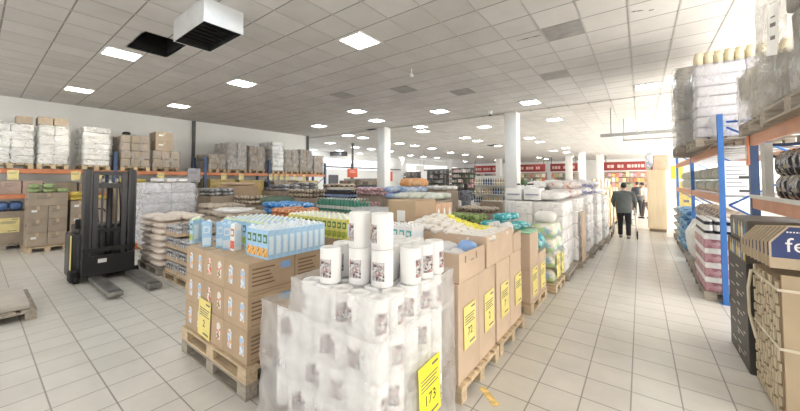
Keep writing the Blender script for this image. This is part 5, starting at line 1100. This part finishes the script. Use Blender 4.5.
    t = G(); t.loft([(0, V(0,0,.9).y, .80*s, .155*s, .12*s), (0, V(0,0,.95).y, .95*s, .16*s, .12*s), (0, V(0,0,1.02).y, 1.02*s, .15*s, .11*s)], trousers, 18)
    for k in (-1, 1): t.tube([hip[k]+Vector((0,0,-.02)), (hip[k]+knee[k])/2, knee[k], knee[k].lerp(ank[k], .5), ank[k]+Vector((0,0,.0))], [.098*s, .09*s, .07*s, .066*s, .06*s], trousers, 12)
    if bulk != 1: t.v = [(x*(1+(bulk-1)*.5), y, z) for x, y, z in t.v]
    link('trousers', remesh(t, 'trousers', .012, trousers, 4), o)
    for k in (-1, 1):
        f = G(); a = ank[k]; f.rbox(a.x-.045*s, a.x+.045*s, a.y-.085*s, a.y+.185*s, max(.0, a.z-.085*s), a.z-.015*s, shoe, .03*s, 3); sh_ = link('shoe', f.mesh('shoe'), o)
        link('sole', G().rbox(a.x-.047*s, a.x+.047*s, a.y-.088*s, a.y+.19*s, max(.0, a.z-.087*s), max(.012, a.z-.07*s), black_m, .006, 1).mesh('sole'), sh_)
    h = G(); ball(h, hc+Vector((0, -.014*s, .028*s)), (.084*s, .10*s, .105*s), hair_m, 16)
    if longhair: ball(h, hc+Vector((0, -.05*s, -.05*s)), (.08*s, .06*s, .10*s), hair_m, 14)
    link('hair', remesh(h, 'hair', .01, hair_m, 2), o)
    # face
    for k in (-1, 1): ball_g = G(); ball(ball_g, hc+Vector((k*.03*s, .082*s, .008*s)), (.011*s, .008*s, .007*s), ink, 8); link('eye', ball_g.mesh('eye'), o)
    link('mouth', G().rbox(hc.x-.022*s, hc.x+.022*s, hc.y+.086*s, hc.y+.097*s, hc.z-.066*s, hc.z-.056*s, M_('lips', (.45,.2,.18), .5), .004, 2).mesh('mouth'), o)
    return o
gj = M_('grey_green_jacket', (.10,.115,.11), .8, .1, 10); dt = M_('dark_trousers', (.02,.02,.024), .8, .1); shg = M_('grey_shoe', (.30,.28,.26), .6)
mx, my = -.43, 12.35
person('person in a dark grey jacket walking away behind a wheeled walker', (mx, my, 0), -.02, 1.72, gj, dt, shg, .10, 'push', .10, bulk=1.16)
W = tag(link('walker', None), 'light metal wheeled walker pushed by the person in dark grey', 'walker'); W.location = (mx, my, 0)
alu = M_('walker_metal', (.62,.63,.64), .3, .05, 9, metal=.7)
for s_ in (-1, 1):
    link('frame_tube', G().tube([(s_*.30, -.12, .09), (s_*.295, .02, .5), (s_*.27, .25, .93), (s_*.26, .31, .955)], .013, alu, 8).mesh('frame_tube'), W)
    link('frame_tube', G().tube([(s_*.30, .55, .09), (s_*.29, .42, .45), (s_*.275, .22, .86)], .013, alu, 8).mesh('frame_tube'), W)
    link('side_bar', G().tube([(s_*.296, -.03, .34), (s_*.296, .46, .34)], .011, alu, 6).mesh('side_bar'), W)
    link('handle', G().tube([(s_*.262, .20, .962), (s_*.262, .33, .966)], .019, black_m, 8).mesh('handle'), W)
    for yy in (-.12, .55): w = link('wheel', G().cyl((0,0,-.015), .085, .03, black_m, 18, mtx=Matrix.Translation((s_*.325, yy, .085)) @ Matrix.Rotation(PI/2, 4, 'Y')).mesh('wheel'), W); link('hub', G().cyl((0,0,-.017), .03, .034, alu, 10, mtx=Matrix.Translation((s_*.325, yy, .085)) @ Matrix.Rotation(PI/2, 4, 'Y')).mesh('hub'), w)
for z in (.36, .55): link('cross_bar', G().tube([(-.29, .43, z), (.29, .43, z)], .011, alu, 6).mesh('cross_bar'), W)
link('basket', G().box(-.2, .2, .45, .62, .36, .365, alu).box(-.2, .2, .61, .615, .365, .55, alu).mesh('basket'), W)
wx = at_y(466, 184, 11.0)
person('person in a speckled grey coat standing between the shelves and the packs', (wx[0], 11.0, 0), .5, 1.68, blotch('grey_coat', (.16,.17,.20), [(.10,.10,.12),(.28,.29,.33)], 18, .54), dt, black_m, .06, 'hold', .05, True)
q = at_z(646, 217, 0)
person('person in a pale brown top and dark trousers stepping beside the wooden cabinet', (.22, 19.2, 0), 1.0, 1.70, M_('pale_brown_top', (.42,.35,.31), .8, .1), M_('dark_brown_trousers', (.06,.05,.05), .8), black_m, .16, 'hold', .14)
person('person in dark clothes half hidden behind the one in the pale brown top', (-.12, 20.6, 0), .2, 1.72, M_('dark_jacket', (.04,.045,.06), .8, .1), dt, black_m, .05, 'down', .1)
# ================================================================== LIGHT
wd = bpy.data.worlds.new('world'); bpy.context.scene.world = wd; wd.use_nodes = True
bg_ = wd.node_tree.nodes['Background']; bg_.inputs[0].default_value = (1.0,.975,.92,1); bg_.inputs[1].default_value = 1.1
def area(name, loc, rot, sx, sy, power, col):
    l = bpy.data.lights.new(name, 'AREA'); l.shape = 'RECTANGLE'; l.size = sx; l.size_y = sy; l.energy = power; l.color = col
    o = bpy.data.objects.new(name, l); C.objects.link(o); o.location = loc; o.rotation_euler = rot; return o
area('daylight_right', (4.9, 22, 1.7), (0, PI/2, 0), 2.2, 42, 3000, (1.0,.95,.86))
area('daylight_recess', (-22.6, 28, 3.3), (0, -PI/2, 0), 1.1, 28, 350, (.95,.97,1.0))
area('daylight_shopfront', (-5.0, -6.8, 2.2), (PI/2, 0, 0), 16, 3.8, 50, (1.0,.97,.93))  # added soft fill from behind the camera
sc = bpy.context.scene
sc.view_settings.view_transform = 'Standard'; sc.view_settings.look = 'None'; sc.view_settings.gamma = 1; sc.view_settings.use_curve_mapping = False
sc.view_settings.exposure = .6
sc.cycles.max_bounces = 10; sc.cycles.transparent_max_bounces = 24; sc.cycles.diffuse_bounces = 5; sc.cycles.sample_clamp_indirect = 8
